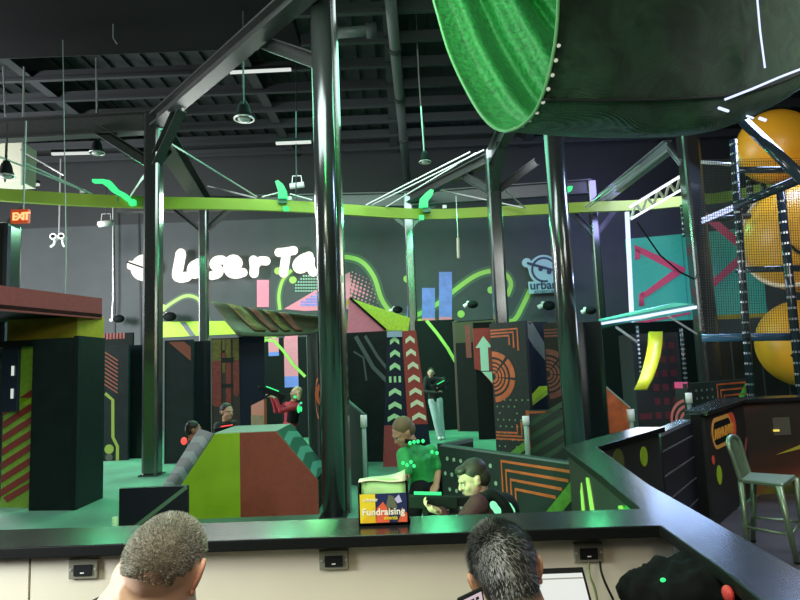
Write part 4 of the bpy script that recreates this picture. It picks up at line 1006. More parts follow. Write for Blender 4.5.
# ================================================================== PLAYGROUND at right: bubbles, poles, net
ym = mat('bubble_yellow', (.78, .36, .02), .38, noise=.05, nscale=3); ygm = mat('bubble_frost', (.8, .6, .42), .3)
def bubble(px, py, Y, rpx, label, smile=None, collar=True):
    c = D(px, py, Y); r = rpx*Y/600; t = thing('climbing_bubble', c-V((0, 0, r)), label, 'climbing bubble')
    MB().ell(c, (r, r*.92, r), ym, n=24).build('shell', t, True)
    if collar:
        n_ = V((-.9, -.45, .1)).normalized(); R = n_.to_track_quat('Z', 'Y').to_matrix()
        q = [c+n_*r*.42+R @ V((math.cos(k*PI/20)*r*.93, math.sin(k*PI/20)*r*.93, 0)) for k in range(40)]
        MB().tube(q, r*.045, ygm, 10, True).build('rim', t, True)
        n2 = V((.35, -.8, .45)).normalized(); MB().ell(c+n2*r*.42, (r*.72, r*.62, r*.6), ym, n=16).build('window_bulge', t, True)
    if smile:
        pts = []
        for k in range(9):
            a_ = PI*(1.15+.55*k/8); d = V((math.cos(a_)*.62-.15, 0, math.sin(a_)*.55)); d.y = -math.sqrt(max(.01, 1-d.x**2-d.z**2))*.93
            pts.append(c+d*r*1.01)
        MB().tube(pts, r*.025, blackm, 6).build('smile_line', t, True)
        for sx in (-.35,):
            d = V((sx, -.87, .3)); MB().ell(c+d*r*.99, (r*.06, r*.04, r*.1), blackm, n=8).build('eye_dot', t, True)
    return t
bubble(776, 147, 9.6, 38, 'upper yellow bubble partly behind the green net', False, False); bubble(806, 237, 9.3, 57, 'largest yellow bubble with pale rim at the right edge', True); bubble(803, 343, 9.3, 43, 'lower yellow bubble with a curved dark smile line', True, False)
# frame poles
pb_ = mat('pad_blue_black', (.02, .05, .09), .12)
padpole(733, 140, 400, 8.3, 'tall taped pole left of the yellow bubbles', .05, px2=751, n=26)
padpole(780, 186, 402, 8.0, 'tall taped pole in front of the largest bubble', .055, px2=802, n=20)
padpole(748, 172, 215, 10, 'short taped pole behind the net beneath the upper bubble', .05, n=7)
padpole(763, 180, 200, 10, 'very short taped pole right of its twin under the upper bubble', .04, n=4)
padpole(682, 205, 237, 10.3, 'short taped pole above the teal wall beside the column', .035, n=6)
def rail(a_, b_, Ya_, Yb_, r, m, label):
    return tag(MB().tube([D(*a_, Ya_), D(*b_, Yb_)], r, m, 12).build('padded_rail', None, True), label, 'rail')
rail((736, 206), (803, 178), 8.3, 7.4, .06, mat('pad_vinyl', (.02, .03, .04), .15), 'sloping dark rail rising across the largest bubble')
rail((702, 338), (803, 336.5), 8.6, 8.2, .055, mat('pad_blue', (.05, .12, .22), .15), 'level blue-black rail under the climbing net')
rail((737, 170), (803, 170), 8.5, 8.2, .05, mat('pad_vinyl', (.02, .03, .04), .15), 'level dark rail under the upper bubble')
rail((744, 122), (806, 182), 8.0, 6.8, .07, mat('pad_vinyl', (.02, .03, .04), .15), 'diagonal dark rail crossing the upper bubble')
rail((703, 220), (750, 216), 9.2, 9.1, .05, mat('pad_vinyl', (.02, .03, .04), .15), 'short dark rail above the pink arrow on the teal wall')
rail((735, 270), (803, 268), 8.6, 8.2, .045, mat('pad_vinyl', (.02, .03, .04), .15), 'dark rail across the middle of the largest bubble')
rail((701, 162), (738, 165), 9.4, 9.2, .03, lightsteel, 'thin pale rail right of the rightmost column')
lr = thing('lit_rail', D(718, 213, 8.6), 'double blue-white LED rail right of the rightmost column', 'rail')
for dy in (0, 3.4): MB().tube([D(702, 219+dy, 8.6), D(733, 206+dy, 8.3)], .02, led_b, 8).build('led_tube', lr)
# climbing net as real cords
nt_ = MB(); nm = mat('net_cord', (.03, .035, .035), .6)
N0, N1 = 700, 806
for i in range(46):
    x = N0+(N1-N0)*i/45; nt_.bar(D(x, 160, 8.05), D(x+9, 338, 8.05), .0045, .0045, nm, (0, 1, 0))
for j in range(70):
    y = 160+178*j/69; nt_.bar(D(N0, y, 8.05), D(N1, y-2, 8.05), .0045, .0045, nm, (0, 1, 0))
tag(nt_.build('climbing_net'), 'fine black netting stretched before the teal wall and yellow bubbles', 'net')
P = Panel((X(713, 370, 10.35), 10.35), (X(812, 370, 10.35), 10.35), 0, Z(750, 341, 10.35), .08, mat('grey_black_panel', (.035, .038, .04), .5, noise=.15))
for u in (.2, .5, .75): P.rect(u, 0, u+.012, 1, gr_line)
tag(P.build('panel_wall'), 'dark grey panelled wall under the netting at right', 'wall panel')
# ================================================================== hanging green net tunnel
gn = bpy.data.materials.new('green_shade_net'); gn.use_nodes = True; nt = gn.node_tree; b = nt.nodes['Principled BSDF']
tc = nt.nodes.new('ShaderNodeTexCoord'); wv = nt.nodes.new('ShaderNodeTexWave'); wv.inputs['Scale'].default_value = 55; wv.inputs['Distortion'].default_value = 3; wv.inputs['Detail'].default_value = 2; wv.bands_direction = 'Z'
nz = nt.nodes.new('ShaderNodeTexNoise'); nz.inputs['Scale'].default_value = 5; nz.inputs['Detail'].default_value = 6; nz.inputs['Distortion'].default_value = 1.2
nt.links.new(tc.outputs['Object'], wv.inputs[0]); nt.links.new(tc.outputs['Object'], nz.inputs['Vector'])
ad = nt.nodes.new('ShaderNodeMath'); ad.operation = 'MULTIPLY_ADD'; ad.inputs[1].default_value = .35
nt.links.new(wv.outputs[0], ad.inputs[0]); nt.links.new(nz.outputs[0], ad.inputs[2])
rr_ = nt.nodes.new('ShaderNodeValToRGB'); rr_.color_ramp.elements[0].position = .35; rr_.color_ramp.elements[0].color = (.012, .035, .02, 1); rr_.color_ramp.elements[1].position = .95; rr_.color_ramp.elements[1].color = (.05, .13, .07, 1)
nt.links.new(ad.outputs[0], rr_.inputs[0]); nt.links.new(rr_.outputs[0], b.inputs['Base Color']); b.inputs['Roughness'].default_value = .65
bp_ = nt.nodes.new('ShaderNodeBump'); bp_.inputs['Strength'].default_value = .8; bp_.inputs['Distance'].default_value = .03; nt.links.new(ad.outputs[0], bp_.inputs['Height']); nt.links.new(bp_.outputs[0], b.inputs['Normal'])
gi = mat('net_inside_lit_green', (.018, .19, .045), .6, noise=.45, nscale=26, bump=.9)  # inner side of the same net, its green light put into the colour
def interp(pts, t):
    t = t*(len(pts)-1); i = min(int(t), len(pts)-2); f_ = t-i
    p0, p1, p2, p3 = [pts[max(0, min(len(pts)-1, k))] for k in (i-1, i, i+1, i+2)]
    return tuple(.5*(2*b_+(c_-a_)*f_+(2*a_-5*b_+4*c_-d_)*f_*f_+(3*b_-a_-3*c_+d_)*f_**3) for a_, b_, c_, d_ in zip(p0, p1, p2, p3))
# near lip, bottom, and far lip of the mouth: (px, py, depth)
near = [(560, -70, 3.4), (558.5, -10, 3.4), (557.5, 20, 3.4), (554, 50, 3.45), (547, 82, 3.55), (536, 110, 3.7), (521, 126, 3.9), (506, 131.5, 4.1)]
farl = [(506, 131.5, 4.1), (493, 127, 4.35), (479, 112, 4.6), (462, 82, 4.8), (448, 50, 4.95), (438, 16, 5.05), (432, -10, 5.1), (428, -70, 5.1)]
net = thing('net_tunnel', D(520, 100, 4), 'dark green shade-net tunnel hanging at the upper right, mouth coloured as lit green', 'net tunnel')
K1 = 30
def outer(u, v):
    """u: 0 mouth .. 1 right; v: 0 top .. 1 bottom of the near side"""
    x, y, d = interp(near, v)
    bx = [(506, 131.5), (560, 136), (620, 138), (680, 136), (720, 129), (760, 112), (800, 86), (840, 50), (880, 10)]
    b_ = interp(bx, u); top_y = -70
    w_ = v**1.0
    ty = (y+70)/201.5   # 0..1
    X_ = (560+u*330)*(1-w_**2.2)+b_[0]*w_**2.2 if True else 0
    X_ = x+(b_[0]-506)*(1-.12*(1-w_))
    Y_ = top_y+(b_[1]-top_y)*ty
    dd = d+u*.9*(1)
    wr = .035*math.sin(7*v+9*u)+.03*math.sin(19*u+5*v*v)+.02*math.sin(33*u-11*v)
    return D(X_, Y_, dd+wr*min(1, u*6))
rows = [[outer(i/44, j/K1) for j in range(K1+1)] for i in range(45)]
s = MB(); s.grid(rows, gn); o = s.build('outer_net', net, True); sm = o.modifiers.new('t', 'SOLIDIFY'); sm.thickness = .006
def inner(u, v):
    x, y, d = interp(farl, v); ex, ey = 560+u*0, y
    fold = .16*math.sin(24*u+2.5*v)+.07*math.sin(47*u+5*v)
    b_ = (506+(u*230)); X_ = x+u*200; Y_ = y if v < .3 else y-min(1, (v-.3)*3)*0
    Y_ = y-70*u*(1-v)*0-(60*u*u+20*u)*(1 if y > 60 else max(0, y/60))
    return D(X_, Y_, d+.2+u*.9+fold*min(1, u*5))
rows = [[inner(i/60, j/K1) for j in range(K1+1)] for i in range(61)]
s = MB(); s.grid(rows, gi); o = s.build('inner_net', net, True); sm = o.modifiers.new('t', 'SOLIDIFY'); sm.thickness = .006
rim = [D(*interp(near, j/24)) for j in range(25)]; rim2 = [D(*interp(farl, j/24)) for j in range(25)]
MB().tube(rim+rim2[1:], .012, mat('net_hem', (.1, .3, .12), .5), 8).build('hem', net, True)
# close the small step between hem and the inner net
s = MB(); s.grid([rim2, [inner(0, j/24) for j in range(25)]], gi); s.build('lip', net, True)
for k in range(9):
    p = D(*interp(near, .42+k*.065)); MB().tube([p+V((.02, -.02, 0)), p+V((.02, -.03, 0))], .012, white, 8).build('grommet', net)
seam = [outer(i/30, .66-.05*math.sin(i/30*PI)+.04*i/30)+V((0, -.012, 0)) for i in range(31)]
MB().tube(seam, .012, mat('net_seam', (.006, .012, .01), .8), 6).build('seam', net, True)
def sunk(px, py): return None
lb = thing('led_line', D(765, 85, 4.3), 'bright blue-white LED line along the right part of the net tunnel', 'led strip')
def onnet(px, py):
    best = None
    for i in range(60):
        for j in range(60):
            p = outer(i/59, j/59); d = p-V((0, 0, H)); a_ = d.dot(CR)/d.dot(cf)*F+400; b_ = 300-d.dot(CU)/d.dot(cf)*F
            q = (a_-px)**2+(b_-py)**2
            if best is None or q < best[0]: best = (q, p)
    d = best[1]; return D(px, py, d.y-.1)
def ledon(pts, r, nm): MB().tube([onnet(*q) for q in pts], r, led_b, 8).build(nm, lb)
ledon([(725, 99.5), (752, 89), (780, 77), (806, 67)], .008, 'led_tube')
ledon([(757, -4), (760, 30), (765, 68)], .006, 'led_tube')
ledon([(719, 108), (728, 111)], .01, 'led_tube'); ledon([(747, 116), (753, 118)], .008, 'led_tube'); ledon([(759, 118), (766, 120.5)], .012, 'led_tube')
# ================================================================== PEOPLE
sk_l = mat('skin_light', (.58, .37, .27), .55, noise=.06, nscale=12); sk_b = mat('skin_brown', (.33, .17, .1), .55, noise=.06, nscale=12)
sk_m = mat('skin_tan', (.5, .28, .18), .55, noise=.08, nscale=12)
hair_k = mat('hair_black', (.012, .011, .01), .6); hair_b = mat('hair_blond', (.6, .48, .28), .6, noise=.25, nscale=60); hair_d = mat('hair_dark_brown', (.03, .024, .018), .55)
def frame(fwd, tilt=0, nod=0):
    """head axes: columns right, forward, up"""
    f = V(fwd).normalized(); up = V((0, 0, 1)); r = f.cross(up).normalized(); u = r.cross(f)
    R = Matrix((r, f, u)).transposed()
    R = R @ Matrix.Rotation(-nod, 3, 'X') @ Matrix.Rotation(tilt, 3, 'Y'); return R
def head_into(mb, c, R, s, m, neck_to=None, nr=.055):
    """s = head height; c = centre of the skull"""
    k = s/.23; P = lambda x, y, z: V(c)+R @ V((x*k, y*k, z*k))
    E = lambda p, r, n=12: mb.ell(P(*p), tuple(a*k for a in r), m, R, n)
    E((0, -.012, .028), (.075, .094, .085)); E((0, .02, -.03), (.064, .07, .07)); E((0, .045, -.075), (.042, .042, .035))
    E((0, .085, -.075), (.018, .014, .014)); E((0, .075, .025), (.05, .02, .018))
    mb.tube([P(0, .088, .012), P(0, .108, -.02)], [.009*k, .014*k], m, 8); E((0, .104, -.024), (.016, .014, .01))
    E((0, .084, -.052), (.022, .014, .007)); E((0, .082, -.064), (.018, .012, .007))
    for sx in (-1, 1):
        E((sx*.077, -.008, -.008), (.010, .018, .03)); E((sx*.082, -.014, .008), (.010, .017, .014)); E((sx*.038, .06, -.025), (.022, .022, .02))
    if neck_to is not None: mb.tube([P(0, -.02, -.04), V(neck_to)], [nr*k*.95, nr*k], m, 14)
    return P, k
def face_parts(P, R, k, body, skin):
    for sx in (-1, 1):
        e = MB().ell(P(sx*.03, .079, .002), (.013*k, .009*k, .008*k), mat('eye_white', (.7, .7, .68), .3), R, 8).build('eye', body, True)
        MB().ell(P(sx*.03, .086, .002), (.006*k, .003*k, .006*k), hair_k, R, 6).build('iris', body, True)
        MB().ell(P(sx*.031, .088, .02), (.018*k, .006*k, .004*k), hair_k, R, 6).build('eyebrow', body, True)
    MB().ell(P(0, .097, -.057), (.02*k, .004*k, .003*k), mat('lip', (.4, .12, .1), .5), R, 6).build('mouth', body, True)
def cap(nm, body, P, R, k, m, rx, cy, cz, zmin):
    s = MB(); s.ell((0, 0, 0), rx, m, n=26); keep = []
    for f in s.f:
        c = sum((s.v[i] for i in f), V((0, 0, 0)))/len(f)
        if c.z+cz < zmin+.012*math.sin(c.x*60): continue
        if c.y > .06 and c.z < .03: continue
        if abs(c.x) > .058 and c.z+cz < .008+c.y*.5 and c.y > -.04: continue
        keep.append(f)
    s.f = keep; s.m = [0]*len(keep); s.v = [P(0, cy, cz)+R @ (v*k) for v in s.v]
    return s.build(nm, body, True)
def hair_shell(P, R, k, body, m, long=0, vox=.008, fringe=0., thick=1.0):
    h = MB(); t = thick
    h.ell(P(0, -.026, .045), (.083*k*t, .094*k*t, .082*k*t), m, R, 12); h.ell(P(0, -.05, .0), (.078*k*t, .07*k*t, .08*k*t), m, R, 12)
    if fringe: h.ell(P(0, .045, .085), (.06*k, .045*k, .03*k), m, R, 10)
    if long:
        for sx in (-.055, 0, .055):
            h.tube([P(sx, -.05, .03), P(sx*1.15, -.07, -.06), P(sx*1.1, -.065, -.06-long)], [.05*k, .045*k, .028*k], m, 10)
    return fused(h, 'hair', body, vox, 2)
def hand_into(mb, w, d, palmn, s, m, curl=.5):
    """w wrist, d direction of the hand, palmn palm normal, s hand length"""
    d = V(d).normalized(); n = V(palmn); n = (n-d*n.dot(d)).normalized(); r = d.cross(n); w = V(w)
    for t in (-.18, -.06, .06, .18): mb.tube([w+r*t*s*.6, w+d*.5*s+r*t*s*1.1], [s*.13, s*.11], m, 8)
    for i, (t, L) in enumerate(((-.2, .38), (-.07, .46), (.07, .44), (.2, .34))):
        b = w+d*.5*s+r*t*s*1.1; k1 = b+(d*math.cos(curl*.6)+n*math.sin(curl*.6))*L*.45*s; k2 = k1+(d*math.cos(curl*1.6)+n*math.sin(curl*1.6))*L*.35*s; k3 = k2+(d*math.cos(curl*2.4)+n*math.sin(curl*2.4))*L*.25*s
        mb.tube([b, k1, k2, k3], [s*.055, s*.05, s*.045, s*.036], m, 7)
    b = w+d*.12*s-r*.2*s; mb.tube([b, b+(d*.6-r*.7)*.28*s+n*.05*s, b+(d*1.0-r*.55)*.42*s+n*.16*s], [s*.075, s*.06, s*.045], m, 7)
def limb(mb, pts, rs, m): mb.tube(pts, rs, m, 12); [mb.ell(p, (r, r, r), m, n=8) for p, r in zip(pts, rs)]; return mb
def torso(mb, pel, chest, sh, r, m, depthdir):
    a = V(pel); b = V(chest); sl_, sr = V(sh[0]), V(sh[1])
    mb.tube([a, a.lerp(b, .5), b], [r*1.0, r*.95, r*1.08], m, 14); w = (sr-sl_); ctr = (sl_+sr)/2
    for k in (-.22, .22):
        mb.tube([a+w*k*.7, a.lerp(b, .5)+w*k*.7, b+w*k*1.1, ctr+w*k*1.5], [r*.85, r*.8, r*.9, r*.55], m, 12)
    mb.tube([sl_, ctr, sr], [r*.45, r*.62, r*.45], m, 12)
def person(label, cat, skin, J, headR, s, parts, vox=.012, hands=True, face=True, body_nr=.055):
    """J joint dictionary in world metres; parts: list of clothing builders"""
    mb = MB(); P, k = head_into(mb, J['head'], headR, s, skin, J['neck'], body_nr)
    torso(mb, J['pelvis'], J['chest'], (J['shL'], J['shR']), J.get('tr', .1)*.9, skin, None)
    for a in 'LR':
        limb(mb, [V(J['sh'+a]), V(J['el'+a]), V(J['wr'+a])], [s*.19, s*.16, s*.12], skin)
        if 'kn'+a in J: limb(mb, [V(J['hip'+a]), V(J['kn'+a]), V(J['an'+a])], [s*.34, s*.24, s*.16], skin)
        if 'hd'+a in J: hand_into(mb, J['wr'+a], J['hd'+a], J.get('pn'+a, (0, 0, -1)), s*.72, skin, J.get('curl', .7))
    body = fused(mb, 'person', None, vox, 2)
    tag(body, label, cat)
    if face: face_parts(P, headR, k, body, skin)
    return body, P, k
def top_garment(J, body, m, s, nm, vox=.012, sleeve=1.0, grow=1.0, collar=True, drop=0.06):
    g = MB(); r = J.get('tr', .1)*1.12*grow; pel = V(J['pelvis'])-V((0, 0, drop))
    torso(g, pel, J['chest'], (J['shL'], J['shR']), r, m, None)
    for a in 'LR':
        e = V(J['el'+a]); w_ = V(J['wr'+a])
        if sleeve >= 1: limb(g, [V(J['sh'+a]), e, e.lerp(w_, .93)], [s*.30*grow, s*.235*grow, s*.175*grow], m)
        else: limb(g, [V(J['sh'+a]), V(J['sh'+a]).lerp(e, .75)], [s*.29*grow, s*.27*grow], m)
    if collar: g.tube([V(J['neck'])-V((0, 0, .02)), V(J['neck'])+V((0, 0, s*.12))], [s*.34, s*.27], m, 12)
    return fused(g, nm, body, vox, 2)
def trousers(J, body, m, s, vox=.012, nm='trousers', loose=1.0):
    g = MB(); r = J.get('tr', .1)
    g.tube([V(J['pelvis'])+V((0, 0, .06)), V(J['pelvis'])-V((0, 0, .06))], r*1.1, m, 12)
    for a in 'LR':
        limb(g, [V(J['hip'+a]), V(J['kn'+a]), V(J['kn'+a]).lerp(V(J['an'+a]), .95)], [s*.42*loose, s*.32*loose, s*.27*loose], m)
        f = V(J['an'+a])
    return fused(g, nm, body, vox, 2)
def shoes(J, body, m, s, fwd):
    fwd = V(fwd).normalized()
    for a in 'LR':
        f = V(J['an'+a]); MB().ell(f+fwd*s*.22+V((0, 0, -f.z+.035)), (s*.2, s*.5, .035+s*.06) if abs(fwd.y) > .7 else (s*.5, s*.2, .035+s*.06), m, n=10).build('shoe', body, True)
def blaster(hold, d, label, L=.42, glow=led_g, s=1.):
    d = V(d).normalized(); up = V((0, 0, 1)); r = d.cross(up).normalized(); u = r.cross(d); h = V(hold)
    t = thing('laser_blaster', h, label, 'toy blaster')
    MB().bar(h-d*L*.3, h+d*L*.55, .05*s, .075*s, blackm, u).build('gun_body', t, bevel=.006)
    MB().tube([h+d*L*.55, h+d*L*.72], .022*s, blackm, 10).build('barrel', t, True)
    MB().bar(h-d*L*.02+u*.05*s, h+d*L*.45+u*.05*s, .03*s, .014*s, glow, u).build('light_bar', t)
    MB().bar(h-d*L*.2, h-d*L*.24-u*.12*s, .032*s, .04*s, blackm, d).build('grip', t)
    MB().bar(h+d*L*.25-u*.03*s, h+d*L*.24-u*.1*s, .03*s, .035*s, blackm, d).build('front_grip', t)
    return t
def vest(J, body, m, r, lights, vox=.01, nm='laser_vest'):
    g = MB(); a = V(J['pelvis']).lerp(V(J['chest']), .35); b = V(J['chest']); sl_, sr = V(J['shL']), V(J['shR']); w = sr-sl_
    for k in (-.2, .2): g.tube([a+w*k, b+w*k*1.2, (sl_+sr)/2+w*k*1.3], [r, r*1.04, r*.75], m, 12)
    o = fused(g, nm, body, vox, 2)
    for (c, rad, mm) in lights: MB().ell(c, rad, mm, n=8).build('vest_light', o, True)
    return o
# ---- girl with black hoodie at the back (x430)
Y = 13.2; pc = X(433, 400, Y); gz = 0
hz = Z(429, 372, Y)
J = dict(head=V((X(431, 372, Y), Y, hz-.02)), neck=V((X(432, 384, Y), Y+.02, hz-.2)), chest=V((pc+.01, Y+.02, 1.18)), pelvis=V((pc+.05, Y+.03, .85)), shL=V((pc+.24, Y, 1.28)), shR=V((pc-.13, Y, 1.30)),
         elL=V((pc+.26, Y-.12, 1.04)), elR=V((pc-.18, Y-.1, 1.03)), wrL=V((pc+.16, Y-.3, 1.12)), wrR=V((pc+.08, Y-.3, 1.02)), hipL=V((pc+.12, Y+.03, .82)), hipR=V((pc-.01, Y+.03, .82)), knL=V((pc+.14, Y, .45)), knR=V((pc+.04, Y-.05, .45)),
         anL=V((pc+.17, Y, .07)), anR=V((pc+.10, Y-.05, .07)), hdL=(-.7, -.5, .2), hdR=(.7, -.4, .3), tr=.085)
R = frame((-.15, -1, -.1), -.15)
b, P, k = person('person in black top and loose light jeans holding a glowing blaster in the far gap', 'person', sk_l, J, R, .21, None, .012)
top_garment(J, b, mat('hoodie_black', (.012, .013, .014), .8), .2, 'hoodie', .014); trousers(J, b, mat('jeans_light', (.42, .55, .55), .7, noise=.1), .21, .014, 'jeans', 1.12); shoes(J, b, white, .2, (-.1, -1, 0))
hair_shell(P, R, k, b, hair_k, .16, .01)
blaster(V((pc+.12, Y-.36, 1.14)), (.85, -.2, .42), 'green-lit blaster held by the person in light jeans', .36, led_g, 1.2)
# ---- child in red top with blond hair (x290)
Y = 10.75; pc = X(291, 425, Y); D_ = lambda x, y, o=0: D(x, y, Y+o)
J = dict(head=D_(296, 393), neck=D_(293, 402, .03), chest=D_(291, 411, .02), pelvis=D_(289, 428, .02), shL=D_(286, 405, .12), shR=D_(297, 406, -.12), elL=D_(276, 411, .1), elR=D_(281, 411, -.22), wrL=D_(272, 397, .05), wrR=D_(275, 398, -.2),
         hipL=D_(286, 430, .07), hipR=D_(292, 430, -.07), knL=D_(284, 447, .07), knR=D_(294, 447, -.1), anL=V((X(286, 462, Y), Y+.08, .06)), anR=V((X(297, 464, Y), Y-.12, .06)), hdL=(-.6, -.2, .5), hdR=(-.8, .1, .4), tr=.1)
R = frame((-1, -.1, .1), .05)
b, P, k = person('child in a red top with pale blond hair aiming a glowing blaster to the left', 'person', sk_l, J, R, .215, None, .012)
top_garment(J, b, mat('top_red', (.5, .03, .06), .7, noise=.12), .21, 'red_top', .013); trousers(J, b, mat('jeans_teal', (.12, .24, .25), .7, noise=.1), .2, .013, 'jeans'); shoes(J, b, blackm, .2, (-1, 0, 0))
hair_shell(P, R, k, b, hair_b, .07, .009)
vest(J, b, blackm, .105, [(D_(298.5, 409, -.17), (.025, .02, .07), led_g), (D_(301.0, 409, -.14), (.02, .02, .05), led_g), (D_(301, 403, -.14), (.022, .02, .02), led_g), (D_(295, 397, -.12), (.03, .02, .025), led_g), (D_(299, 405, -.15), (.04, .02, .03), mat('vest_patch_pink', (.6, .2, .5), .5))])
blaster(D_(277, 394, -.1), (-.9, 0, .38), 'green-lit blaster raised by the child in the red top', .5, led_g, 1.1)
# ---- two boys behind the bunker
def boy(px, py, Y, fwd, label, skin, s, tilt=0, nod=.1, vl=None, gunlab=None, gpx=None, gd=None, glow=led_r):
    c = D(px, py, Y); R = frame(fwd, tilt, nod); f = V(fwd).normalized(); f.z = 0; f.normalize(); r = f.cross(V((0, 0, 1)))
    q = lambda a, b_, z: V((c.x, c.y, 0))+r*a+f*b_+V((0, 0, max(z, .05)))
    h = c.z; g = D(*gpx, Y-.35) if gpx else q(0, .4, h-.3)
    J = dict(head=c, neck=q(0, -.02, h-.16), chest=q(0, -.02, h-.3), pelvis=q(0, -.03, h-.58), shL=q(-.14, -.02, h-.2), shR=q(.14, -.02, h-.2), elL=q(-.18, .08, h-.38), elR=q(.2, .06, h-.38), wrL=g+V((.03, .06, -.05)), wrR=g+V((.08, .08, -.06)),
             hipL=q(-.07, -.03, h-.6), hipR=q(.07, -.03, h-.6), knL=q(-.08, .02, (h-.6)*.5), knR=q(.08, .02, (h-.6)*.5), anL=q(-.08, 0, .06), anR=q(.08, 0, .06), tr=.085, hdL=f, hdR=f)
    b, P, k = person(label, 'person', skin, J, R, s, None, .011)
    top_garment(J, b, mat('shirt_black', (.012, .012, .013), .8), s*.95, 'black_shirt', .013); trousers(J, b, blackm, s*.9, .014, 'trousers'); shoes(J, b, blackm, s, f)
    hair_shell(P, R, k, b, hair_k, 0, .008, thick=1.0)
    if gunlab: blaster(g, gd, gunlab, .36, glow)
    return b, J
boy(227, 412, 9.2, (.75, -.6, .0), 'person in black with a lit face, farther boy behind the bunker top', sk_m, .25, .0, .1, gunlab='red-lit blaster resting above the bunker top', gpx=(222, 430), gd=(1, -.1, .12))
b, J = boy(194, 430, 8.3, (.9, .25, -.05), 'person in black in profile facing right, nearer boy at the bunker left slope', sk_b, .23, .0, .05)
MB().ell(D(184, 441, 8.1), (.04, .03, .05), led_r, n=8).build('vest_light', b, True)
# ---- person half hidden right of the centre column
Y = 9.4; c = D(346, 409, Y)
R = frame((.35, -.6, -.3), .2, .3)
J = dict(head=c, neck=c+V((-.03, .05, -.16)), chest=c+V((-.05, .06, -.32)), pelvis=c+V((-.06, .05, -.62)), shL=c+V((.12, .05, -.2)), shR=c+V((-.2, .05, -.2)), elL=c+V((.17, -.05, -.42)), elR=c+V((-.2, -.08, -.42)), wrL=c+V((.1, -.25, -.28)), wrR=c+V((0, -.26, -.3)),
         hipL=c+V((.0, .05, -.64)), hipR=c+V((-.13, .05, -.64)), knL=V((c.x+.02, Y, .3)), knR=V((c.x-.13, Y, .3)), anL=V((c.x+.02, Y+.03, .06)), anR=V((c.x-.14, Y+.03, .06)), tr=.1, hdL=(-.4, -.6, .3), hdR=(.5, -.6, .2))
b, P, k = person('person in black crouched behind the low cover, half hidden by the centre column', 'person', sk_m, J, R, .23, None, .012)
top_garment(J, b, mat('shirt_black', (.012, .012, .013), .8), .22, 'black_shirt', .013); trousers(J, b, blackm, .21, .014); shoes(J, b, blackm, .2, (0, -1, 0)); hair_shell(P, R, k, b, hair_k, 0, .009, fringe=1)
gd_ = blaster(D(349, 417, Y-.33), (.2, -.9, .1), 'blaster with a round yellow lens held behind the low cover', .3, blackm)
MB().ell(D(347, 418, Y-.46), (.11, .04, .11), mat('yellow_lens', (.8, .62, .1), .3), n=12).build('round_lens', gd_, True)
# ---- running child in green
Y = 5.7; Dq = lambda x, y, o=0: D(x, y, Y+o)
J = dict(head=Dq(403, 432), neck=Dq(413, 446, .03), chest=Dq(418, 457, .03), pelvis=Dq(425, 486, .05), shL=Dq(404, 455, -.1), shR=Dq(430, 452, .12), elL=Dq(406, 476, -.22), elR=Dq(438, 470, .1), wrL=Dq(398, 492, -.25), wrR=Dq(436, 486, -.05),
         hipL=Dq(420, 490, -.06), hipR=Dq(431, 490, .08), knL=Dq(414, 512, -.12), knR=Dq(436, 514, .1), anL=V((X(405, 530, Y), Y-.1, .08)), anR=V((X(445, 530, Y), Y+.15, .08)), tr=.11, hdL=(-.3, -.5, -.6), hdR=(-.4, -.5, -.4))
R = frame((-.8, -.35, -.45), -.15, .2)
b, P, k = person('person in a bright green shirt leaning forward in front of the chevron boards', 'person', sk_m, J, R, .25, None, .011)
top_garment(J, b, mat('shirt_green', (.03, .38, .1), .7, noise=.15), .25, 'green_shirt', .012, sleeve=.5); trousers(J, b, blackm, .24, .013); shoes(J, b, blackm, .24, (-1, -.2, 0)); hair_shell(P, R, k, b, mat('hair_sandy', (.16, .12, .06), .6), 0, .008)
MB().bar(Dq(405, 441, -.13), Dq(426, 443, -.12), .06, .035, blackm).build('vest_strap', b)
m_ = []
for q in ((410, 443), (414, 442), (418, 441.5), (423, 441), (403, 463), (407, 465), (411, 462), (414, 466), (432, 452), (437, 453)):
    MB().ell(Dq(*q, -.3 if q[0] < 425 else -.1), (.016, .01, .018), led_g, n=6).build('vest_light', b, True)
# ---- crouching kid behind the ledge
Y = 3.75; Dk = lambda x, y, o=0: D(x, y, Y+o)
R = frame((-1, -.22, -.25), .08, .15)
J = dict(head=Dk(473, 479), neck=Dk(482, 496, .03), chest=Dk(492, 514, .05), pelvis=Dk(512, 558, .1), shL=Dk(478, 505, -.14), shR=Dk(494, 500, .2), elL=Dk(455, 530, -.22), elR=Dk(462, 520, .2), wrL=Dk(441, 512, -.18), wrR=Dk(449, 507, .05),
         hipL=Dk(508, 562, -.06), hipR=Dk(515, 560, .15), knL=Dk(478, 580, -.12), knR=Dk(470, 560, .25), anL=V((X(505, 560, Y), Y-.1, .07)), anR=V((X(480, 560, Y), Y+.2, .07)), tr=.115, hdL=(-.85, -.1, .35), hdR=(-.9, -.1, .2), pnL=(0, 0, 1), curl=.75)
b, P, k = person('person in a dark maroon hoodie aiming a glowing blaster just behind the ledge', 'person', sk_l, J, R, .215, None, .007)
top_garment(J, b, mat('hoodie_maroon', (.06, .012, .022), .85, noise=.2, nscale=40), .215, 'hoodie', .009); trousers(J, b, blackm, .21, .012); shoes(J, b, blackm, .2, (-1, 0, 0))
hair_shell(P, R, k, b, hair_d, 0, .006, fringe=.6)
g = MB()
for o_ in (-.10, .14): g.tube(smooth([Dk(476, 520, o_*1.6), Dk(480, 502, o_*1.3), Dk(490, 493, o_), Dk(501, 500, o_), Dk(508, 512, o_), Dk(516, 530, o_)], 2), .035, blackm, 10)
g.ell(Dk(505, 512, .1), (.09, .13, .12), blackm, n=10)
v = fused(g, 'laser_vest', b, .009, 2)
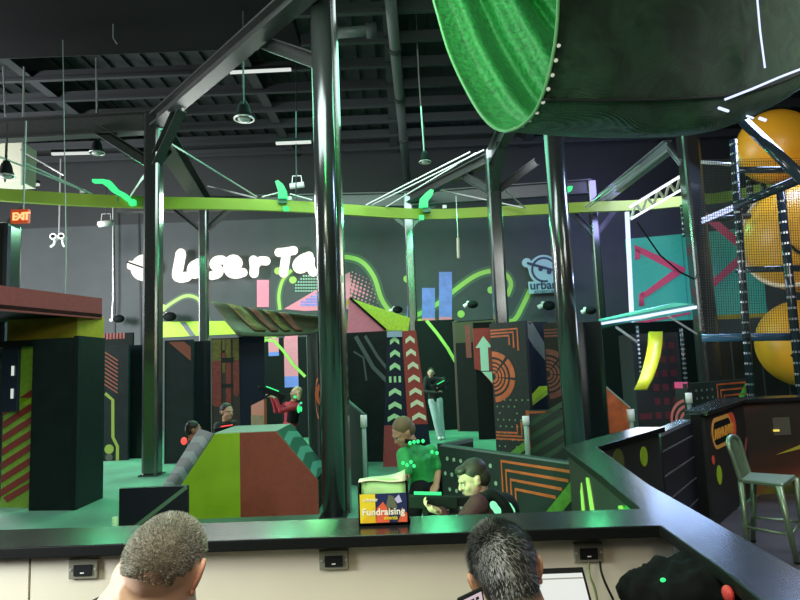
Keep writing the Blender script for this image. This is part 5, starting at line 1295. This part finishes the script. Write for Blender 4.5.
for q, o_ in (((494, 506), -.2), ((497, 510), -.2), ((509, 507), -.08), ((511, 510), -.08)): MB().ell(Dk(*q, o_), (.022, .014, .03), emis('vest_glow', (.25, .95, .5), 1.1), Matrix.Rotation(-.5, 3, 'Y'), 8).build('vest_light', v, True)
hold = Dk(440, 502, -.14)
bg = blaster(hold, (-1, 0, .06), 'large blaster with green lights held behind the ledge beside the flyer box', .34, led_g, .95)
MB().bar(hold+V((.05, 0, .0)), hold+V((.28, .05, -.01)), .05, .05, blackm).build('stock', bg)
MB().tube([D(452, 519, 3.5), D(456, 519, 3.5)], .03, blackm, 10).build('wristband', b, True)
# ---- foreground man with shaved head
def strands(nm, body, P, R, k, m_list, n, L, zmin, front, seed, rx=(.0765, .0955, .0865), lean=(0, -.2, .2), w=.0012, cz=.028, cy=-.012, seg=1, drop_=0):
    rnd = random.Random(seed); s = MB(); c = P(0, cy, cz)
    cnt = 0
    while cnt < n:
        z = rnd.uniform(-1, 1); a = rnd.uniform(0, 2*PI); q = math.sqrt(1-z*z); d = V((q*math.cos(a), q*math.sin(a), z))
        p = V((d.x*rx[0], d.y*rx[1], d.z*rx[2]))
        if p.z+cz < zmin(p.x, p.y): continue
        if p.y > front and p.z < .04: continue
        if abs(p.x) > .058 and p.z+cz < .012+p.y*.5 and p.y > -.045: continue
        nn = V((d.x/rx[0], d.y/rx[1], d.z/rx[2])).normalized()
        ln = V(lean); tn = (ln-nn*ln.dot(nn)); dirl = (nn*.75+tn*.9+V((rnd.uniform(-.4, .4), rnd.uniform(-.4, .4), rnd.uniform(-.4, .4)))*.6).normalized()
        l = L*rnd.uniform(.6, 1.25); b0 = V(c)+R @ (p*k); e = V(c)+R @ ((p+dirl*l)*k); sd = (R @ dirl.cross(nn)).normalized()*w*k
        mm = rnd.choice(m_list)
        s.add([b0-sd, b0+sd, e], [[0, 1, 2]], mm); cnt += 1
    return s.build(nm, body)
Y = 1.4; R = frame((.12, 1, -.12), .2, .22)
c1 = D(167, 566, Y)
mb = MB(); P, k = head_into(mb, c1, R, .223, sk_l, None)
mb.ell(P(-.0, -.03, .012), (.077*k, .093*k, .089*k), sk_l, R, 16)
nb = D(143, 612, Y-.02)
mb.tube([P(0, -.035, -.02), D(156, 585, Y-.02), D(148, 606, Y-.02), D(142, 640, Y)], [.07, .084, .106, .14], sk_l, 20); mb.ell(D(134, 583, Y), (.05, .05, .06), sk_l)
mb.tube([P(0, -.075, -.055), D(140, 596, Y-.055)], [.045, .06], sk_l, 14)
shx = D(138, 665, Y+.02)
for sx in (-1, 1):
    a_ = shx+V((sx*.2, 0, -.03)); limb(mb, [a_, a_+V((sx*.05, .1, -.28)), a_+V((sx*-.02, .36, -.33))], [.06, .048, .034], sk_l); hand_into(mb, a_+V((sx*-.02, .36, -.33)), (-sx*.3, 1, 0), (0, 0, -1), .17, sk_l, .4)
mb.tube([shx, shx+V((0, -.05, -.5))], [.13, .15], sk_l, 16)
for sx in (-1, 1): limb(mb, [V((shx.x+sx*.1, Y-.05, .55)), V((shx.x+sx*.12, Y+.4, .5)), V((shx.x+sx*.12, Y+.4, .08))], [.08, .06, .045], sk_l)
man = fused(mb, 'person', None, .006, 3); tag(man, 'person with cropped grey hair and thick bare neck, seen from behind at lower left', 'person')
face_parts(P, R, k, man, sk_l)
for sx in (-1, 1):
    e = MB()
    q = [P(sx*.079, -.004, -.036), P(sx*.09, -.016, -.016), P(sx*.096, -.024, .014), P(sx*.09, -.014, .032), P(sx*.08, .002, .022)]
    e.tube(smooth(q, 2), [.006*k]*len(smooth(q, 2)), mat('ear_pink', (.66, .3, .22), .5), 8); e.ell(P(sx*.082, -.005, -.002), (.005, .016, .028), mat('ear_pink', (.66, .3, .22), .5), R, 8); e.ell(P(sx*.082, -.005, -.037), (.006, .007, .009), mat('ear_pink', (.66, .3, .22), .5), R, 8)
    e.build('ear', man, True)
hs = [mat('stubble_grey', (.5, .5, .45), .6), mat('stubble_white', (.72, .72, .68), .6), mat('stubble_dark', (.13, .12, .1), .6)]
o = strands('cropped_hair', man, P, R, k, hs, 20000, .007, lambda x, y: -.03, .07, 3, rx=(.0775, .094, .090), cz=.012, cy=-.03, w=.0008)
o['label'] = 'closely cropped grey hair'
cap('scalp_stubble', man, P, R, k, mat('scalp_grey', (.27, .23, .18), .7, noise=.4, nscale=120), (.0765, .0955, .0865), -.012, .028, .0)
strands('crown_hair', man, P, R, k, hs, 9000, .007, lambda x, y: .045, .09, 13, rx=(.0765, .0955, .0865), cz=.028, cy=-.012, w=.0008)
cap('scalp_stubble', man, P, R, k, mat('scalp_grey', (.27, .23, .18), .7, noise=.4, nscale=120), (.078, .0945, .0905), -.03, .012, -.022)
shb = mat('tee_black', (.014, .014, .02), .75)
g = MB(); limb(g, [shx+V((-.2, 0, -.0)), shx+V((-.27, .12, -.28))], [.085, .07], shb); limb(g, [shx+V((.2, 0, -.0)), shx+V((.27, .12, -.28))], [.085, .07], shb)
g.tube([D(139, 612, Y), shx, shx+V((0, -.04, -.3)), V((shx.x, Y-.05, .5))], [.100, .165, .19, .2], shb, 18)
for sx in (-1, 1): g.tube([D(139, 616, Y)+V((sx*.05, 0, 0)), shx+V((sx*.19, 0, .0))], [.06, .08], shb, 12)
fused(g, 'black_shirt', man, .01, 3)
g = MB()
cring = [D(143, 603, Y)+V((math.cos(t)*.105, math.sin(t)*.105, .008-.012*math.sin(t)+.0*math.cos(t))) for t in [2*PI*i/28 for i in range(28)]]
g.tube(cring, .007, shb, 8, True); g.build('collar', man, True)
g = MB()
for sx in (-1, 1): limb(g, [V((shx.x+sx*.1, Y-.05, .54)), V((shx.x+sx*.12, Y+.4, .5)), V((shx.x+sx*.12, Y+.4, .12))], [.11, .085, .07], mat('denim_dark', (.02, .03, .06), .8))
fused(g, 'trousers', man, .012, 2)
# ---- foreground man with dark hair
Y = 1.46; R = frame((.0, 1, -.1), -.2, .2); c2 = D(505, 573, Y)
mb = MB(); P, k = head_into(mb, c2, R, .215, sk_m, None)
mb.tube([P(0, -.03, -.03), P(.005, -.045, -.11), P(0.01, -.05, -.16)], [.06, .062, .075], sk_m, 16)
sh2 = D(512, 658, Y+.02)
for sx in (-1, 1):
    a_ = sh2+V((sx*.19, 0, -.0)); w_ = V(D(462, 650, 1.38)) if sx < 0 else a_+V((-.02, .25, -.28)); limb(mb, [a_, a_+V((sx*.05, .02, -.25)), w_], [.055, .045, .032], sk_m)
    hand_into(mb, w_, (.35, .1, .5) if sx < 0 else (-.3, 1, 0), (1, 0, 0) if sx < 0 else (0, 0, -1), .16, sk_m, .6)
mb.tube([sh2, sh2+V((0, -.05, -.5))], [.12, .14], sk_m, 16)
for sx in (-1, 1): limb(mb, [V((sh2.x+sx*.1, Y-.05, .55)), V((sh2.x+sx*.12, Y+.35, .5)), V((sh2.x+sx*.12, Y+.35, .08))], [.075, .055, .042], sk_m)
man2 = fused(mb, 'person', None, .006, 3); tag(man2, 'person with dark greying hair and black jacket seated before the laptop with back to us', 'person')
face_parts(P, R, k, man2, sk_m)
for sx in (-1, 1):
    e = MB(); q = smooth([P(sx*.076, -.0, -.036), P(sx*.088, -.012, -.014), P(sx*.092, -.018, .01), P(sx*.085, -.008, .022), P(sx*.077, .004, .014)], 2)
    e.tube(q, .0055*k, mat('ear_tan', (.6, .3, .18), .5), 8); e.ell(P(sx*.08, -.002, -.004), (.005, .013, .02), mat('ear_tan', (.6, .3, .18), .5), R, 8); e.ell(P(sx*.079, 0, -.036), (.006, .007, .009), mat('ear_tan', (.6, .3, .18), .5), R, 8); e.build('ear', man2, True)
hb_ = MB(); hb_.ell(P(0, -.024, .034), (.080*k, .093*k, .088*k), hair_k, R, 16); hb_.ell(P(0, -.048, -.022), (.069*k, .062*k, .07*k), hair_k, R, 14); hb_.ell(P(0, -.055, -.06), (.05*k, .04*k, .04*k), hair_k, R, 12)
hair = fused(hb_, 'hair', man2, .006, 3)
h2 = [mat('strand_black', (.015, .016, .014), .5), mat('strand_black2', (.03, .032, .03), .5), mat('strand_grey', (.32, .33, .33), .45), mat('strand_black', (.015, .016, .014), .5)]
strands('hair_strands', man2, P, R, k, h2, 9000, .013, lambda x, y: -.05, .05, 5, rx=(.080, .093, .088), cz=.034, cy=-.024, w=.0008, lean=(.3, -.3, -.9))
strands('grey_side_hair', man2, P, R, k, [mat('strand_light', (.5, .52, .52), .45), h2[2], h2[0]], 6500, .015, lambda x, y: -.055 if x < -.0 else 9, .05, 6, rx=(.0805, .0935, .0885), cz=.034, cy=-.024, w=.0009, lean=(.3, -.3, -.9))
strands('nape_hair', man2, P, R, k, h2, 4000, .011, lambda x, y: -.095 if y < -.01 else 9, .0, 8, rx=(.070, .063, .071), cz=-.022, cy=-.048, w=.0008, lean=(0, -.2, -.9))
jk = mat('jacket_black', (.018, .02, .02), .6, noise=.2)
g = MB()
for sx in (-1, 1): a_ = sh2+V((sx*.18, 0, 0)); limb(g, [a_, a_+V((sx*.07, .02, -.25)), a_+V((sx*.02 if sx > 0 else -.0, .12, -.2))], [.09, .07, .06], jk)
g.tube([P(.01, -.045, -.135), sh2, sh2+V((0, -.04, -.3)), V((sh2.x, Y-.05, .5))], [.085, .16, .18, .2], jk, 18)
for sx in (-1, 1): g.tube([P(sx*.04, -.04, -.13), sh2+V((sx*.17, 0, .01))], [.05, .085], jk, 12)
fused(g, 'jacket', man2, .009, 3)
g = MB(); Nn = 24; cc = P(.005, -.035, -.105)
rowsc = [[cc+R @ V((math.cos(t)*(.078+.012*v), math.sin(t)*(.078+.012*v), -.035*v*1.3+.012*math.sin(t+PI) )) for t in [2*PI*i/Nn for i in range(Nn+1)]] for v in (0, .5, 1, 1.5)]
g.grid(rowsc, jk); o = g.build('jacket_collar', man2, True); o.modifiers.new('t', 'SOLIDIFY').thickness = .008
g = MB()
for sx in (-1, 1): limb(g, [V((sh2.x+sx*.1, Y-.05, .54)), V((sh2.x+sx*.12, Y+.35, .5)), V((sh2.x+sx*.12, Y+.35, .12))], [.1, .08, .065], blackm)
fused(g, 'trousers', man2, .012, 2)
for mn, cx, yy, lab in ((man, shx.x, 1.2, 'stool under the shaved-headed person'), (man2, sh2.x, 1.4, 'stool under the person in the black jacket')):
    t = thing('stool', (cx, yy, 0), lab, 'stool'); MB().tube([(cx, yy, .41), (cx, yy, .45)], .19, blackm, 20).build('seat', t, True)
    for a_ in (.8, 2.4, 3.9, 5.5): MB().tube([(cx+.14*math.cos(a_), yy+.14*math.sin(a_), .41), (cx+.2*math.cos(a_), yy+.2*math.sin(a_), 0)], .014, steel, 8).build('leg', t, True)
# ================================================================== LIGHT
w = bpy.data.worlds.new('world'); scn.world = w; w.use_nodes = True
w.node_tree.nodes['Background'].inputs[0].default_value = (.35, .42, .45, 1); w.node_tree.nodes['Background'].inputs[1].default_value = .03
def area(name, loc, target, size, power, c, sy=None):
    l = bpy.data.lights.new(name, 'AREA'); l.energy = power; l.color = c; l.size = size
    if sy: l.shape = 'RECTANGLE'; l.size_y = sy
    o = bpy.data.objects.new(name, l); col.objects.link(o); o.location = loc
    o.rotation_euler = (V(target)-V(loc)).to_track_quat('-Z', 'Y').to_euler(); return o
def point(name, loc, power, c, r=.1):
    l = bpy.data.lights.new(name, 'POINT'); l.energy = power; l.color = c; l.shadow_soft_size = r
    o = bpy.data.objects.new(name, l); col.objects.link(o); o.location = loc; return o
GR = (.12, 1, .4)
for k, ((px, py), kind, lab, Y, s) in enumerate(lamps):
    p = D(px, py+16, Y-.4); area('ring_light', p, p+V((0, -.6, -3)), .5, 110, GR)
area('left_daylight', (-13.2, 9, 4.6), (-8, 18, 4.0), 3, 1900, (.98, .98, 1), 3)
area('left_edge_light', (-11.5, 13.5, 3.4), (0, 9.5, 2.8), 1.0, 520, (.97, .98, 1), 5)  # unseen light added to brighten the left edges of the columns
area('ledge_glint', (-3.6, 11.5, 4.9), (-.8, 2.1, 1.1), 2.4, 70, (.95, 1, .95), .5)  # added at the mirror angle to put a white highlight on the ledge
for xx_ in (-2.5, .6): area('wall_green', (xx_, 14.6, 5.0), (xx_+.3, 18, 4.2), .4, 35, GR)  # extra lights added to tint the back wall green near the ring lamps
area('ledge_blue_glint', (4.2, 9.3, 2.8), (.85, 1.8, 1.1), 1.0, 14, (.4, .55, 1), .1)  # added area light, placed for a blue reflection on the ledge
area('arena_wash', (-1, 11, 6.9), (-1, 11.5, 0), 5, 235, (.3, 1, .65), 4)
area('front_wash', (-1.5, 4.8, 6.5), (-.5, 12, .6), 4, 215, (.85, .95, .92), 2)
area('mural_wash', (0, 12.5, 6.4), (0, 18, 2.8), 8, 150, (.92, .96, 1), 1)
area('lobby_light', (-.9, .3, 3.8), (-.3, 2.2, .9), 1.6, 120, (.97, 1, .78))
area('lobby_warm', (.6, -.4, 2.6), (-.1, 1.5, 1.1), .5, 14, (1, .8, .55))  # added warm fill on the seated men from the camera side
area('lobby_rim', (-2.6, 1.2, 1.7), (-.4, 1.4, 1.2), .5, 85, (.95, 1, 1))  # unseen light added for a white rim on the man's head and neck
area('green_spill', (-.3, 2.7, 3.2), (-.3, 1.4, 1.2), .5, 18, (.15, 1, .25))  # added overhead to tint the cropped-haired man's head green
area('green_kick', (-.5, 3.3, 1.0), (.95, 3.0, .6), .4, 25, (.2, 1, .3))  # low light added behind the ledge to green the bar side wall
area('column_green', (-.1, 3.2, 5.8), (-.85, 6.75, 4.8), .2, 50, (.08, 1, .2), 1)  # small light added only for green streaks on the centre column
area('net_green', (-.2, 4.3, 4.6), (1.1, 4.6, 4.4), .5, 9, (.1, 1, .25))
area('blue_wash', (6, 8.5, 5.6), (2, 3.0, 1), 1.5, 260, (.45, .6, 1))
area('right_wash', (4.5, 3, 4.5), (5.5, 9, 3), 2, 130, (1, .96, .9))
point('platform_light', D(640, 345, 9.0), 22, (.7, .78, 1), .3)
area('right_far', (6.0, 14, 5.8), (5.5, 18, 3.8), 2, 120, (.45, .42, 1))
scn.view_settings.view_transform = 'Standard'; scn.view_settings.look = 'None'
scn.view_settings.exposure = 0; scn.view_settings.gamma = 1
